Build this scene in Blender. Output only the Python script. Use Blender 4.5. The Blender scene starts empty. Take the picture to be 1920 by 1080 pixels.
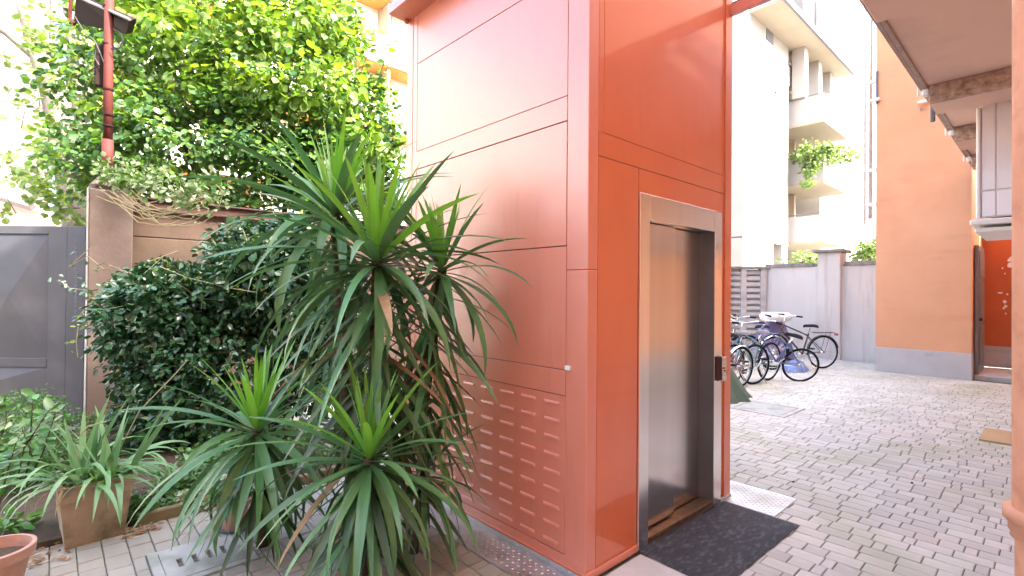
import bpy, math, random
import numpy as np
from mathutils import Vector, Matrix
random.seed(7); rng = np.random.default_rng(7)
S = bpy.context.scene
COL = S.collection
R = math.radians

# ------------------------------------------------------------------ camera
FPX = 941.0
HEAD, PITCH, ROLL = R(47.485), R(.457), R(.492)
_h = Vector((math.cos(HEAD), math.sin(HEAD), 0)); _r0 = Vector((math.sin(HEAD), -math.cos(HEAD), 0))
FW = math.cos(PITCH)*_h + Vector((0, 0, math.sin(PITCH)))
_u0 = _r0.cross(FW)
RT = math.cos(ROLL)*_r0 + math.sin(ROLL)*_u0
UP = -math.sin(ROLL)*_r0 + math.cos(ROLL)*_u0
CAM = Vector((0, 0, 1.5))
cd = bpy.data.cameras.new('camera'); cam = bpy.data.objects.new('camera', cd); COL.objects.link(cam)
cd.sensor_width = 36; cd.lens = FPX/1920*36; cd.clip_start = .05; cd.clip_end = 1500
cam.matrix_world = Matrix(((RT.x, UP.x, -FW.x, CAM.x), (RT.y, UP.y, -FW.y, CAM.y), (RT.z, UP.z, -FW.z, CAM.z), (0, 0, 0, 1)))
S.camera = cam

# ------------------------------------------------------------------ sky, sun, exposure
SUN_EL, SUN_DIR = R(43), Vector((.30, -1.0, 0)).normalized()       # towards the sun
world = bpy.data.worlds.new('World'); S.world = world; world.use_nodes = True
wn = world.node_tree.nodes; wl = world.node_tree.links
sky = wn.new('ShaderNodeTexSky'); sky.sky_type = 'NISHITA'; sky.sun_disc = False
sky.sun_elevation = SUN_EL; sky.sun_rotation = math.atan2(SUN_DIR.x, SUN_DIR.y)
sky.dust_density = 8.0; sky.air_density = .75; sky.ozone_density = .5; sky.altitude = 100
bg = wn['Background']; wl.new(sky.outputs[0], bg.inputs[0]); bg.inputs[1].default_value = .15
sd = bpy.data.lights.new('sun', 'SUN'); sd.energy = 2.0; sd.angle = R(.5); sd.color = (1, .955, .88)
sun = bpy.data.objects.new('sun', sd); COL.objects.link(sun)
sv = Vector((SUN_DIR.x*math.cos(SUN_EL), SUN_DIR.y*math.cos(SUN_EL), math.sin(SUN_EL)))
sun.rotation_euler = sv.to_track_quat('Z', 'Y').to_euler(); sun.location = (0, -20, 30)
S.view_settings.view_transform = 'Standard'; S.view_settings.look = 'None'
S.view_settings.gamma = 1; S.view_settings.use_curve_mapping = False
S.view_settings.exposure = 3.6
S.cycles.max_bounces = 8; S.cycles.diffuse_bounces = 5; S.cycles.glossy_bounces = 4
S.cycles.transmission_bounces = 4; S.cycles.transparent_max_bounces = 4
S.cycles.sample_clamp_indirect = 6

# ------------------------------------------------------------------ helpers
def D(x, y, dep):
    """world point seen along the photo's line of sight (x, y of the 1920 frame) at a given distance"""
    x, y = float(x), float(y)
    return CAM + (FW + (x-960)/FPX*RT - (y-540)/FPX*UP)*dep
def G(x, y, z=0):
    d = FW + (x-960)/FPX*RT - (y-540)/FPX*UP
    return CAM + d*((z-1.5)/d.z)
def proj(p):
    q = Vector(p)-CAM; w = q.dot(FW)
    return (960+FPX*q.dot(RT)/w, 540-FPX*q.dot(UP)/w, w) if w > .05 else (-9999, 0, w)

def tag(o, label=None, cat=None, group=None, kind=None):
    if label: o['label'] = label
    if cat: o['category'] = cat
    if group: o['group'] = group
    if kind: o['kind'] = kind
    return o
def empty(name, loc, label, cat, group=None, rz=0):
    o = bpy.data.objects.new(name, None); COL.objects.link(o); o.location = loc; o.rotation_euler.z = rz
    o.empty_display_size = .1
    return tag(o, label, cat, group)

class MB:
    """collects shapes, builds them as one mesh"""
    def __init__(s): s.v = []; s.f = []
    def add(s, v, f):
        n = len(s.v); s.v += [tuple(p) for p in v]; s.f += [tuple(i+n for i in q) for q in f]; return s
    def box(s, x0, x1, y0, y1, z0, z1):
        v = [(x, y, z) for x in (x0, x1) for y in (y0, y1) for z in (z0, z1)]
        return s.add(v, [(0, 1, 3, 2), (4, 6, 7, 5), (0, 4, 5, 1), (2, 3, 7, 6), (0, 2, 6, 4), (1, 5, 7, 3)])
    def bbox(s, x0, x1, y0, y1, z0, z1, b=.01):
        """bevelled box"""
        v = []; X, Y, Z = (x0, x1), (y0, y1), (z0, z1)
        idx = {}
        for i in (0, 1):
            for j in (0, 1):
                for k in (0, 1):
                    sx, sy, sz = 1-2*i, 1-2*j, 1-2*k
                    for a in range(3):
                        p = [X[i]+sx*b, Y[j]+sy*b, Z[k]+sz*b]; p[a] = (X[i], Y[j], Z[k])[a]
                        idx[i, j, k, a] = len(v); v.append(p)
        f = []
        for a in range(3):
            o = [q for q in range(3) if q != a]
            for e in (0, 1):
                c = []
                for (m, n) in ((0, 0), (1, 0), (1, 1), (0, 1)):
                    t = [0, 0, 0]; t[a] = e; t[o[0]] = m; t[o[1]] = n; c.append(idx[t[0], t[1], t[2], a])
                f.append(c)
        for a in range(3):
            o = [q for q in range(3) if q != a]
            for m in (0, 1):
                for n in (0, 1):
                    t0 = [0, 0, 0]; t0[o[0]] = m; t0[o[1]] = n; t1 = list(t0); t1[a] = 1
                    f.append([idx[*t0, o[0]], idx[*t1, o[0]], idx[*t1, o[1]], idx[*t0, o[1]]])
        for i in (0, 1):
            for j in (0, 1):
                for k in (0, 1): f.append([idx[i, j, k, 0], idx[i, j, k, 1], idx[i, j, k, 2]])
        return s.add(v, f)
    def tube(s, pts, r, n=8, cap=True):
        pts = [Vector(p) for p in pts]; rs = r if isinstance(r, (list, tuple)) else [r]*len(pts)
        v = []; f = []; prev = None
        for i, p in enumerate(pts):
            t = (pts[min(i+1, len(pts)-1)]-pts[max(i-1, 0)]).normalized()
            if prev is None:
                a = t.cross(Vector((0, 0, 1)) if abs(t.z) < .9 else Vector((1, 0, 0))).normalized()
            else:
                a = (prev - t*prev.dot(t)).normalized()
            b = t.cross(a); prev = a
            for k in range(n):
                q = 2*math.pi*k/n; v.append(p+rs[i]*(math.cos(q)*a+math.sin(q)*b))
        for i in range(len(pts)-1):
            for k in range(n):
                f.append((i*n+k, i*n+(k+1) % n, (i+1)*n+(k+1) % n, (i+1)*n+k))
        if cap: f.append(tuple(range(n-1, -1, -1))); f.append(tuple((len(pts)-1)*n+k for k in range(n)))
        return s.add(v, f)
    def lathe(s, prof, n=24, c=(0, 0, 0)):
        v = []; f = []
        for (r, z) in prof:
            for k in range(n):
                q = 2*math.pi*k/n; v.append((c[0]+r*math.cos(q), c[1]+r*math.sin(q), c[2]+z))
        for i in range(len(prof)-1):
            for k in range(n):
                f.append((i*n+k, i*n+(k+1) % n, (i+1)*n+(k+1) % n, (i+1)*n+k))
        return s.add(v, f)
    def torus(s, c, R_, r, ax='y', n=40, m=8):
        pts = []
        v = []; f = []
        for i in range(n):
            a = 2*math.pi*i/n
            for j in range(m):
                b = 2*math.pi*j/m; q = R_+r*math.cos(b); w = r*math.sin(b)
                v.append((c[0]+q*math.cos(a), c[1]+w, c[2]+q*math.sin(a)))
        for i in range(n):
            for j in range(m):
                f.append((i*m+j, ((i+1) % n)*m+j, ((i+1) % n)*m+(j+1) % m, i*m+(j+1) % m))
        return s.add(v, f)
    def build(s, name, m, parent=None, smooth=False):
        me = bpy.data.meshes.new(name); me.from_pydata(s.v, [], s.f); me.update()
        if smooth: me.polygons.foreach_set('use_smooth', [True]*len(me.polygons))
        o = bpy.data.objects.new(name, me); COL.objects.link(o)
        if m: me.materials.append(m)
        if parent: o.parent = parent
        fix_normals(me)
        return o
def fix_normals(me):
    import bmesh
    bm = bmesh.new(); bm.from_mesh(me); bmesh.ops.recalc_face_normals(bm, faces=bm.faces); bm.to_mesh(me); bm.free()
def rel(o, parent):
    """parent a world-space mesh while keeping it where it stands"""
    o.parent = parent
    o.matrix_parent_inverse = parent_matrix(parent).inverted()
    return o
def parent_matrix(p):
    m = Matrix.LocRotScale(p.location, p.rotation_euler, p.scale)
    if p.parent: m = parent_matrix(p.parent) @ p.matrix_parent_inverse @ m
    return m
def copy_obj(o, parent=None, loc=None, rot=None, scale=None):
    c = o.copy(); COL.objects.link(c)
    if parent is not None: c.parent = parent
    if loc is not None: c.location = loc
    if rot is not None: c.rotation_euler = rot
    if scale is not None: c.scale = scale
    return c
def copy_tree(o, parent=None):
    c = o.copy(); COL.objects.link(c); c.parent = parent
    for ch in list(o.children): copy_tree(ch, c)
    return c

def pmat(name, c1, c2=None, scale=8., rough=.6, bump=0., bscale=60., metal=0., coat=0., coatr=.05, coatior=1.5, island=0., objr=0.,
         trans=0., detail=6., spec=.5, c3=None, s3=1.5, aniso=0., rvar=0., stretch=None, ior=1.5, coord='Object', sheen=0., streak=None):
    m = bpy.data.materials.new(name); m.use_nodes = True; nt = m.node_tree; N = nt.nodes; Lk = nt.links
    b = N['Principled BSDF']; out = N['Material Output']
    tc = N.new('ShaderNodeTexCoord'); vec = tc.outputs[coord]
    if stretch:
        mp = N.new('ShaderNodeMapping'); mp.inputs['Scale'].default_value = stretch; Lk.new(vec, mp.inputs[0]); vec = mp.outputs[0]
    c2 = c2 or c1
    no = N.new('ShaderNodeTexNoise'); no.inputs['Scale'].default_value = scale; no.inputs['Detail'].default_value = detail
    no.inputs['Roughness'].default_value = .6; Lk.new(vec, no.inputs[0])
    rp = N.new('ShaderNodeMapRange'); rp.inputs[1].default_value = .32; rp.inputs[2].default_value = .68; Lk.new(no.outputs[0], rp.inputs[0])
    mx = N.new('ShaderNodeMix'); mx.data_type = 'RGBA'; Lk.new(rp.outputs[0], mx.inputs[0])
    mx.inputs[6].default_value = (*c1, 1); mx.inputs[7].default_value = (*c2, 1); colr = mx.outputs[2]
    if c3:
        n3 = N.new('ShaderNodeTexNoise'); n3.inputs['Scale'].default_value = s3; n3.inputs['Detail'].default_value = 8; Lk.new(vec, n3.inputs[0])
        r3 = N.new('ShaderNodeMapRange'); r3.inputs[1].default_value = .5; r3.inputs[2].default_value = .72; Lk.new(n3.outputs[0], r3.inputs[0])
        m3 = N.new('ShaderNodeMix'); m3.data_type = 'RGBA'; Lk.new(r3.outputs[0], m3.inputs[0]); Lk.new(colr, m3.inputs[6])
        m3.inputs[7].default_value = (*c3, 1); colr = m3.outputs[2]
    if streak:
        mp2 = N.new('ShaderNodeMapping'); mp2.inputs['Scale'].default_value = streak[1]; Lk.new(tc.outputs[coord], mp2.inputs[0])
        n4 = N.new('ShaderNodeTexNoise'); n4.inputs['Scale'].default_value = streak[2]; n4.inputs['Detail'].default_value = 7; n4.inputs['Roughness'].default_value = .65; Lk.new(mp2.outputs[0], n4.inputs[0])
        r4 = N.new('ShaderNodeMapRange'); r4.inputs[1].default_value = .54; r4.inputs[2].default_value = .80; r4.inputs[4].default_value = streak[3]; Lk.new(n4.outputs[0], r4.inputs[0])
        m4 = N.new('ShaderNodeMix'); m4.data_type = 'RGBA'; Lk.new(r4.outputs[0], m4.inputs[0]); Lk.new(colr, m4.inputs[6]); m4.inputs[7].default_value = (*streak[0], 1); colr = m4.outputs[2]
    if island or objr:
        geo = N.new('ShaderNodeNewGeometry'); oi = N.new('ShaderNodeObjectInfo')
        ad = N.new('ShaderNodeMath'); ad.operation = 'ADD'; Lk.new(geo.outputs['Random Per Island'], ad.inputs[0]); Lk.new(oi.outputs['Random'], ad.inputs[1])
        fr = N.new('ShaderNodeMath'); fr.operation = 'FRACT'; Lk.new(ad.outputs[0], fr.inputs[0])
        hs = N.new('ShaderNodeHueSaturation')
        a = N.new('ShaderNodeMapRange'); a.inputs[3].default_value = 1-max(island, objr); a.inputs[4].default_value = 1+max(island, objr); Lk.new(fr.outputs[0], a.inputs[0])
        f2 = N.new('ShaderNodeMath'); f2.operation = 'MULTIPLY'; f2.inputs[1].default_value = 7.31; Lk.new(fr.outputs[0], f2.inputs[0])
        f3 = N.new('ShaderNodeMath'); f3.operation = 'FRACT'; Lk.new(f2.outputs[0], f3.inputs[0])
        h = N.new('ShaderNodeMapRange'); h.inputs[3].default_value = .485; h.inputs[4].default_value = .515; Lk.new(f3.outputs[0], h.inputs[0])
        Lk.new(a.outputs[0], hs.inputs['Value']); Lk.new(h.outputs[0], hs.inputs['Hue']); Lk.new(colr, hs.inputs['Color']); colr = hs.outputs[0]
    Lk.new(colr, b.inputs['Base Color'])
    b.inputs['Roughness'].default_value = rough
    if rvar:
        rr = N.new('ShaderNodeMapRange'); rr.inputs[3].default_value = max(.02, rough-rvar); rr.inputs[4].default_value = rough+rvar
        Lk.new(rp.outputs[0], rr.inputs[0]); Lk.new(rr.outputs[0], b.inputs['Roughness'])
    b.inputs['Metallic'].default_value = metal; b.inputs['IOR'].default_value = ior
    b.inputs['Specular IOR Level'].default_value = spec
    if coat: b.inputs['Coat IOR'].default_value = coatior; b.inputs['Coat Weight'].default_value = coat; b.inputs['Coat Roughness'].default_value = coatr
    if aniso: b.inputs['Anisotropic'].default_value = aniso
    if sheen: b.inputs['Sheen Weight'].default_value = sheen
    if bump:
        n2 = N.new('ShaderNodeTexNoise'); n2.inputs['Scale'].default_value = bscale; n2.inputs['Detail'].default_value = 6; Lk.new(vec, n2.inputs[0])
        bp = N.new('ShaderNodeBump'); bp.inputs['Strength'].default_value = bump; bp.inputs['Distance'].default_value = .01
        Lk.new(n2.outputs[0], bp.inputs['Height']); Lk.new(bp.outputs[0], b.inputs['Normal'])
    if trans:
        t = N.new('ShaderNodeBsdfTranslucent'); g = N.new('ShaderNodeHueSaturation'); g.inputs['Hue'].default_value = .485
        g.inputs['Saturation'].default_value = 1.15; g.inputs['Value'].default_value = 1.7; Lk.new(colr, g.inputs['Color']); Lk.new(g.outputs[0], t.inputs[0])
        ms = N.new('ShaderNodeMixShader'); ms.inputs[0].default_value = trans
        Lk.new(b.outputs[0], ms.inputs[1]); Lk.new(t.outputs[0], ms.inputs[2]); Lk.new(ms.outputs[0], out.inputs[0])
    return m

M = dict(
 paint=pmat('tower_paint_skylit', (.69, .215, .130), (.65, .198, .116), 3, .42, .012, 2.5, coat=.9, coatr=.27, coatior=1.75, c3=(.69, .225, .12), s3=1.1, streak=((.40, .15, .09), (3, 3, .35), 4, .35)),  # pinker copy of the tower paint, skylight on the left face put into the colour
 paint_shaded=pmat('tower_paint_shaded', (.65, .152, .052), (.61, .140, .046), 3, .38, .006, 2.5, coat=1., coatr=.05, coatior=1.5, c3=(.67, .175, .062), s3=1.1, streak=((.42, .13, .06), (3, 3, .35), 4, .30)),  # same tower paint, front face's shade put into a redder colour; sharper coat
 paint_dark=pmat('salmon_paint_edges', (.50, .12, .06), (.45, .10, .05), 5, .35, .03, 30, coat=.4),
 gap=pmat('dark_seam', (.05, .02, .015), None, 5, .8),
 steel=pmat('brushed_steel', (.78, .73, .69), (.70, .66, .62), 1.2, .20, .03, 50, metal=1, aniso=.6, rvar=.03, stretch=(9, 9, .35)),
 reveal=pmat('reveal_dark_reflection', (.13, .12, .12), (.10, .095, .095), 3, .38, metal=.3),  # steel reveal with the core's dark reflection put into its colour
 jambm=pmat('satin_steel_frame', (.95, .90, .85), (.90, .85, .80), 2, .2, .02, 50, metal=1, stretch=(9, 9, .35)),
 sill=pmat('door_sill_metal', (.42, .30, .20), (.30, .2, .13), 20, .35, .1, 80, metal=.9),
 plate=pmat('tread_plate', (.62, .63, .64), (.45, .46, .47), 5, .42, .12, 60, metal=.75, c3=(.34, .31, .27), s3=3),
 rubber=pmat('rubber_mat', (.016, .018, .024), (.030, .034, .042), 14, .7, .6, 120, c3=(.09, .095, .11), s3=16, stretch=(1, 2.5, 1)),
 concrete=pmat('concrete', (.52, .495, .46), (.44, .42, .39), 6, .85, .25, 40, c3=(.27, .265, .24), s3=2.2),
 cover=pmat('drain_cover_concrete', (.46, .465, .42), (.38, .385, .345), 9, .85, .3, 70, c3=(.24, .26, .2), s3=4),
 paver=pmat('pavers', (.53, .53, .47), (.465, .46, .405), 1.1, .68, .35, 90, island=.13, objr=.13, c3=(.50, .41, .41), s3=.9, coord='Generated'),
 joint=pmat('joint_sand', (.20, .19, .165), (.13, .13, .10), 9, .95, .4, 60, c3=(.11, .13, .06), s3=2),
 soil=pmat('soil', (.05, .035, .022), (.09, .065, .04), 12, .95, .8, 50),
 gplain=pmat('ground_earth', (.22, .21, .19), (.16, .15, .13), .5, .95, .3, 5),
 greywall=pmat('grey_render', (.61, .595, .575), (.55, .535, .52), 1.3, .85, .2, 30, c3=(.47, .455, .44), s3=1.2, stretch=(1, 1, .4), streak=((.27, .25, .23), (5, 5, .35), 1.1, .7)),
 cap=pmat('weathered_coping', (.30, .29, .28), (.16, .15, .14), 8, .9, .4, 40),
 slat=pmat('precast_slats', (.50, .49, .48), (.40, .39, .38), 4, .85, .25, 40, objr=.06, c3=(.28, .27, .26), s3=2.5),
 orangewall=pmat('orange_plaster', (.68, .355, .20), (.63, .32, .175), 1.2, .85, .35, 3.5, c3=(.70, .375, .215), s3=.9, streak=((.50, .27, .15), (1, 1, 5), .8, .55)),
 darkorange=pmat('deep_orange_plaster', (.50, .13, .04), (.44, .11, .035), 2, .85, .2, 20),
 plinth=pmat('grey_plinth_paint', (.48, .47, .47), (.43, .42, .42), 3, .8, .2, 30, streak=((.25, .23, .2), (1, 1, 2), 2.2, .7)),
 peach=pmat('peach_plaster', (.72, .42, .28), (.68, .38, .25), 1.5, .8, .25, 15),
 slab=pmat('balcony_underside', (.68, .48, .38), (.63, .44, .35), 1.1, .8, .12, 8, c3=(.52, .38, .31), s3=1.4),
 rough=pmat('rough_cast', (.22, .13, .095), (.55, .39, .31), 17, .9, 1.0, 22, detail=9),
 slabedge=pmat('balcony_edge', (.40, .30, .26), (.30, .22, .19), 7, .85, .3, 30),
 pvc=pmat('white_enclosure', (.80, .74, .73), (.76, .70, .69), 2, .18, 0, coat=.6),
 white=pmat('white_trim', (.78, .77, .75), None, 3, .5),
 wbuild=pmat('white_facade', (.33, .327, .32), (.295, .29, .285), .7, .85, .1, 4),
 wshade=pmat('facade_soffit', (.34, .30, .235), (.30, .265, .21), .8, .85),
 slate=pmat('dark_roof_edge', (.12, .13, .16), (.09, .10, .12), 2, .6),
 glass=pmat('window_glass', (.10, .12, .14), None, 2, .08, spec=.8),
 shutter=pmat('grey_shutter', (.20, .185, .185), (.16, .15, .15), 4, .45, .05, 20),
 yellow=pmat('yellow_facade', (.52, .30, .085), (.48, .27, .075), .7, .85),
 cream=pmat('cream_facade', (.80, .70, .52), (.76, .66, .48), .7, .85),
 pinkw=pmat('pink_wall', (.62, .40, .32), (.56, .36, .3), 1, .85, .2, 6),
 gate=pmat('grey_gate_paint', (.062, .062, .068), (.05, .05, .056), 3, .42, .06, 12, c3=(.085, .083, .086), s3=2),
 pillar=pmat('pillar_render', (.25, .195, .165), (.19, .15, .125), 3, .85, .5, 22, c3=(.19, .14, .11), s3=2.4),
 plank=pmat('precast_plank_wall', (.17, .115, .088), (.13, .088, .068), 3, .88, .35, 26, objr=.08, c3=(.08, .055, .04), s3=2.1),
 beam=pmat('brown_steel_beam', (.075, .035, .028), (.10, .055, .045), 5, .5, .15, 30),
 pole=pmat('oxide_red_pole', (.10, .024, .019), (.08, .02, .016), 12, .7, .1, 40, spec=.2),
 lampbox=pmat('brown_lamp_box', (.024, .012, .010), (.018, .010, .008), 6, .8, .1, 40, spec=.12),
 cable=pmat('black_cable', (.02, .02, .022), None, 3, .5),
 bark=pmat('plane_bark', (.095, .085, .07), (.05, .042, .032), 3.2, .9, .6, 12, c3=(.15, .14, .115), s3=1.6),
 twig=pmat('twig_bark', (.12, .08, .045), (.07, .05, .03), 9, .9, .4, 30),
 ytrunk=pmat('yucca_bark', (.13, .085, .05), (.07, .045, .025), 14, .9, .9, 40, stretch=(1, 1, 3)),
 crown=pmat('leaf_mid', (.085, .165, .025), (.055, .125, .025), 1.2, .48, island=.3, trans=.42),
 crown_sunlit=pmat('leaf_sunlit_tint', (.135, .225, .040), (.095, .175, .030), 1.2, .5, island=.28, trans=.48),  # same leaf with sunlight put into the colour
 crown_shaded=pmat('leaf_shaded_tint', (.04, .095, .028), (.028, .07, .022), 1.2, .42, island=.3, trans=.35),  # same leaf with shade put into the colour
 planeleaf=pmat('plane_tree_leaf', (.12, .18, .055), (.08, .14, .04), 1.5, .55, island=.25, trans=.42),
 jas=pmat('jasmine_leaf', (.034, .100, .040), (.052, .125, .05), 3, .2, island=.4, trans=.10, spec=.7),
 jasy=pmat('jasmine_new_leaf', (.16, .22, .03), (.10, .17, .03), 3, .45, island=.3, trans=.3),
 ivy=pmat('pale_ivy_leaf', (.20, .28, .12), (.34, .42, .26), 5, .42, island=.35, trans=.25),
 stem=pmat('pale_vine_stem', (.36, .30, .17), (.26, .24, .12), 8, .7),
 yy=pmat('yucca_young_leaf', (.19, .42, .065), (.14, .34, .06), 3, .38, .05, 8, objr=.16, trans=.22, stretch=(1, 20, 1)),
 ym=pmat('yucca_mature_leaf', (.105, .235, .080), (.078, .185, .066), 3, .36, .05, 8, objr=.25, trans=.10, stretch=(1, 20, 1)),
 yo=pmat('yucca_old_leaf', (.05, .10, .035), (.065, .11, .04), 3, .42, .05, 8, objr=.3, trans=.06, stretch=(1, 20, 1)),
 dry=pmat('dry_leaf', (.42, .27, .14), (.30, .17, .08), 4, .8, objr=.2, trans=.15),
 aga=pmat('strap_leaf', (.13, .27, .10), (.20, .34, .16), 3, .42, .04, 8, objr=.22, trans=.2),
 agab=pmat('fresh_strap_leaf', (.22, .42, .05), (.16, .36, .04), 3, .42, objr=.1, trans=.25),
 cam_leaf=pmat('shrub_leaf', (.085, .21, .05), (.13, .28, .07), 3, .3, island=.3, trans=.18),
 fern=pmat('fern_leaf', (.10, .24, .05), (.06, .17, .04), 3, .5, island=.3, trans=.3),
 varieg=pmat('variegated_leaf', (.62, .66, .52), (.22, .34, .14), 30, .5, island=.25, trans=.2),
 gcover=pmat('ground_cover_leaf', (.075, .17, .045), (.12, .24, .07), 3, .45, island=.3, trans=.2),
 terra=pmat('terracotta', (.46, .255, .185), (.42, .225, .16), 5, .8, .2, 40, c3=(.52, .34, .26), s3=3),
 terrao=pmat('weathered_terracotta', (.42, .31, .21), (.28, .215, .14), 5, .9, .6, 30, c3=(.13, .11, .06), s3=5, streak=((.5, .42, .32), (1, 1, .5), 7, .6)),
 edging=pmat('mossy_edging', (.26, .19, .11), (.16, .15, .07), 8, .9, .5, 30),
 bplastic=pmat('black_plastic_pot', (.02, .02, .02), None, 3, .5),
 saucer=pmat('green_saucer', (.10, .16, .14), (.2, .22, .2), 8, .5),
 tyre=pmat('tyre', (.012, .013, .015), None, 3, .8, spec=.15),
 chrome=pmat('chrome', (.75, .76, .78), None, 3, .18, metal=1),
 rimm=pmat('alloy_rim', (.62, .63, .66), None, 3, .3, metal=.9),
 bk_black=pmat('black_bike_paint', (.025, .026, .03), None, 3, .3, coat=.5),
 bk_blue=pmat('blue_bike_paint', (.08, .17, .34), None, 3, .3, coat=.5),
 bk_teal=pmat('teal_bike_paint', (.08, .26, .32), None, 3, .3, coat=.5),
 bk_red=pmat('red_bike_paint', (.42, .10, .07), None, 3, .3, coat=.5),
 bk_silver=pmat('silver_bike_paint', (.5, .53, .56), None, 3, .3, metal=.6),
 saddle=pmat('saddle_vinyl', (.012, .012, .014), None, 3, .6, spec=.2),
 gsaddle=pmat('grey_saddle_vinyl', (.20, .21, .23), None, 3, .5),
 tarp=pmat('green_tarp', (.075, .125, .085), (.05, .09, .06), 5, .6, .3, 20),
 purple=pmat('purple_cover', (.13, .10, .26), (.20, .18, .36), 7, .7, .3, 20),
 bluebag=pmat('blue_bag', (.12, .20, .42), (.22, .30, .55), 9, .55, .4, 20),
 card=pmat('cardboard', (.50, .34, .18), (.44, .29, .15), 4, .85, .1, 40),
)

# ------------------------------------------------------------------ ground
TX0, TX1, TY0, TY1 = 2.047, 3.722, 1.652, 3.474            # tower footprint
g = MB().box(-400, 400, -400, 400, -.6, -.075).build('ground', M['gplain']); tag(g, kind='structure')
pv = MB().box(-3.5, 13.8, -1.2, 12, -.07, -.011).build('paving', M['joint']); tag(pv, kind='structure')
bed = MB().box(-3.5, 1.93, 3.965, 6.88, -.01, .035).build('planting_bed_soil', M['soil']); tag(bed, kind='structure')

def make_pavers():
    pitch = .1125; gap = .005
    rows = []
    x = -.78
    while x < 13.3:
        y = -1.1 + random.uniform(0, .15); last = None
        while y < 7.2:
            L = random.choices((.174, .1165, .059), (.52, .30, .18))[0]
            if last == .059 and L == .059: L = .174
            rows.append((x, y, L)); y += L; last = L
        x += pitch
    holes = [(TX0-.02, TX1+.004, TY0-.004, TY1+.01), (-9, 1.93, 3.962, 99), (.405, .875, 3.018, 3.472), (2.055, 2.625, 1.135, 1.66), (12.03, 99, -9, 2.48), (6.585, 7.315, 2.255, 2.985), (13.44, 99, -9, 99)]
    keep = []
    for (x, y, L) in rows:
        if x < -.3 and y < 1.0: continue
        rects = [(x, x+pitch, y, y+L)]
        for (a0, a1, b0, b1) in holes:
            out = []
            for (p0, p1, q0, q1) in rects:
                if p1 <= a0 or p0 >= a1 or q1 <= b0 or q0 >= b1: out.append((p0, p1, q0, q1)); continue
                if q0 < b0: out.append((p0, p1, q0, b0))
                if q1 > b1: out.append((p0, p1, b1, q1))
                c0, c1 = max(q0, b0), min(q1, b1)
                if p0 < a0: out.append((p0, a0, c0, c1))
                if p1 > a1: out.append((a1, p1, c0, c1))
            rects = out
        for (p0, p1, q0, q1) in rects:
            if p1-p0 > .018 and q1-q0 > .018: keep.append((p0, q0, q1-q0, p1-p0))
    def brick(b, x, y, L, z, Wp=pitch):
        x0, x1, y0, y1 = x+gap/2, x+Wp-gap/2, y+gap/2, y+L-gap/2
        t = .0035; zt = z
        tl = [random.uniform(-.0012, .0012) for _ in range(4)]
        v = [(x0, y0, -.03), (x1, y0, -.03), (x1, y1, -.03), (x0, y1, -.03),
             (x0, y0, zt-t+tl[0]), (x1, y0, zt-t+tl[1]), (x1, y1, zt-t+tl[2]), (x0, y1, zt-t+tl[3]),
             (x0+t, y0+t, zt+tl[0]), (x1-t, y0+t, zt+tl[1]), (x1-t, y1-t, zt+tl[2]), (x0+t, y1-t, zt+tl[3])]
        f = [(8, 9, 10, 11)] + [(4+i, 4+(i+1) % 4, 8+(i+1) % 4, 8+i) for i in range(4)] + [(i, (i+1) % 4, 4+(i+1) % 4, 4+i) for i in range(4)]
        b.add(v, f)
    vis = []
    for i, (x, y, L, Wp) in enumerate(keep):
        px, py, w = proj((x+.056, y+L/2, 0))
        cx, cy = x+.056, y+L/2
        cov = (3.58 < cx < 4.03 and 1.28 < cy < 1.75) or (1.8 < cx < 2.05) or (2.5 < cx < 3.59 and 1.15 < cy < 1.65)
        if 0 < px < 1890 and 0 < py < 1078 and w > 0 and not cov:
            vis.append((-L/(w*w), i))
    vis.sort(); top = set(i for _, i in vis[:300])
    cache = {}
    rest = MB()
    for i, (x, y, L, Wp) in enumerate(keep):
        z = random.uniform(-.0015, .0012)
        if i in top:
            kk = (round(L, 4), round(Wp, 4))
            if kk not in cache:
                b = MB(); brick(b, -Wp/2, -L/2, L, 0, Wp); o = b.build('paver', M['paver'], pv); cache[kk] = o
            else:
                o = copy_obj(cache[kk], pv)
            o.location = (x+Wp/2, y+L/2, z)
            o.rotation_euler = (random.uniform(-.006, .006), random.uniform(-.006, .006), random.uniform(-.008, .008))
        else:
            brick(rest, x, y, L, z, Wp)
    me = rest.build('distant_pavers', M['paver'], pv); me['kind'] = 'stuff'
make_pavers()
# wide tonal patches over the pavers: pinkish, greenish and grey fields fixed to the paving itself
nt = M['paver'].node_tree; N = nt.nodes; Lk = nt.links; b = N['Principled BSDF']
src = b.inputs['Base Color'].links[0].from_socket
geo = N.new('ShaderNodeNewGeometry')
def patch(colr, src, sc, lo, hi, off, fac):
    mp = N.new('ShaderNodeMapping'); mp.inputs['Location'].default_value = off; Lk.new(geo.outputs['Position'], mp.inputs[0])
    n = N.new('ShaderNodeTexNoise'); n.inputs['Scale'].default_value = sc; n.inputs['Detail'].default_value = 5; Lk.new(mp.outputs[0], n.inputs[0])
    r = N.new('ShaderNodeMapRange'); r.inputs[1].default_value = lo; r.inputs[2].default_value = hi; r.inputs[4].default_value = fac; Lk.new(n.outputs[0], r.inputs[0])
    m = N.new('ShaderNodeMix'); m.data_type = 'RGBA'; Lk.new(r.outputs[0], m.inputs[0]); Lk.new(src, m.inputs[6]); m.inputs[7].default_value = (*colr, 1)
    return m.outputs[2]
src = patch((.53, .45, .40), src, 1.3, .54, .72, (0, 0, 0), .45)
src = patch((.33, .34, .22), src, .9, .50, .72, (5, 3, 1), .75)
src = patch((.46, .465, .46), src, 1.1, .52, .70, (9, 1, 4), .5)
sx = N.new('ShaderNodeSeparateXYZ'); Lk.new(geo.outputs['Position'], sx.inputs[0])
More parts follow.
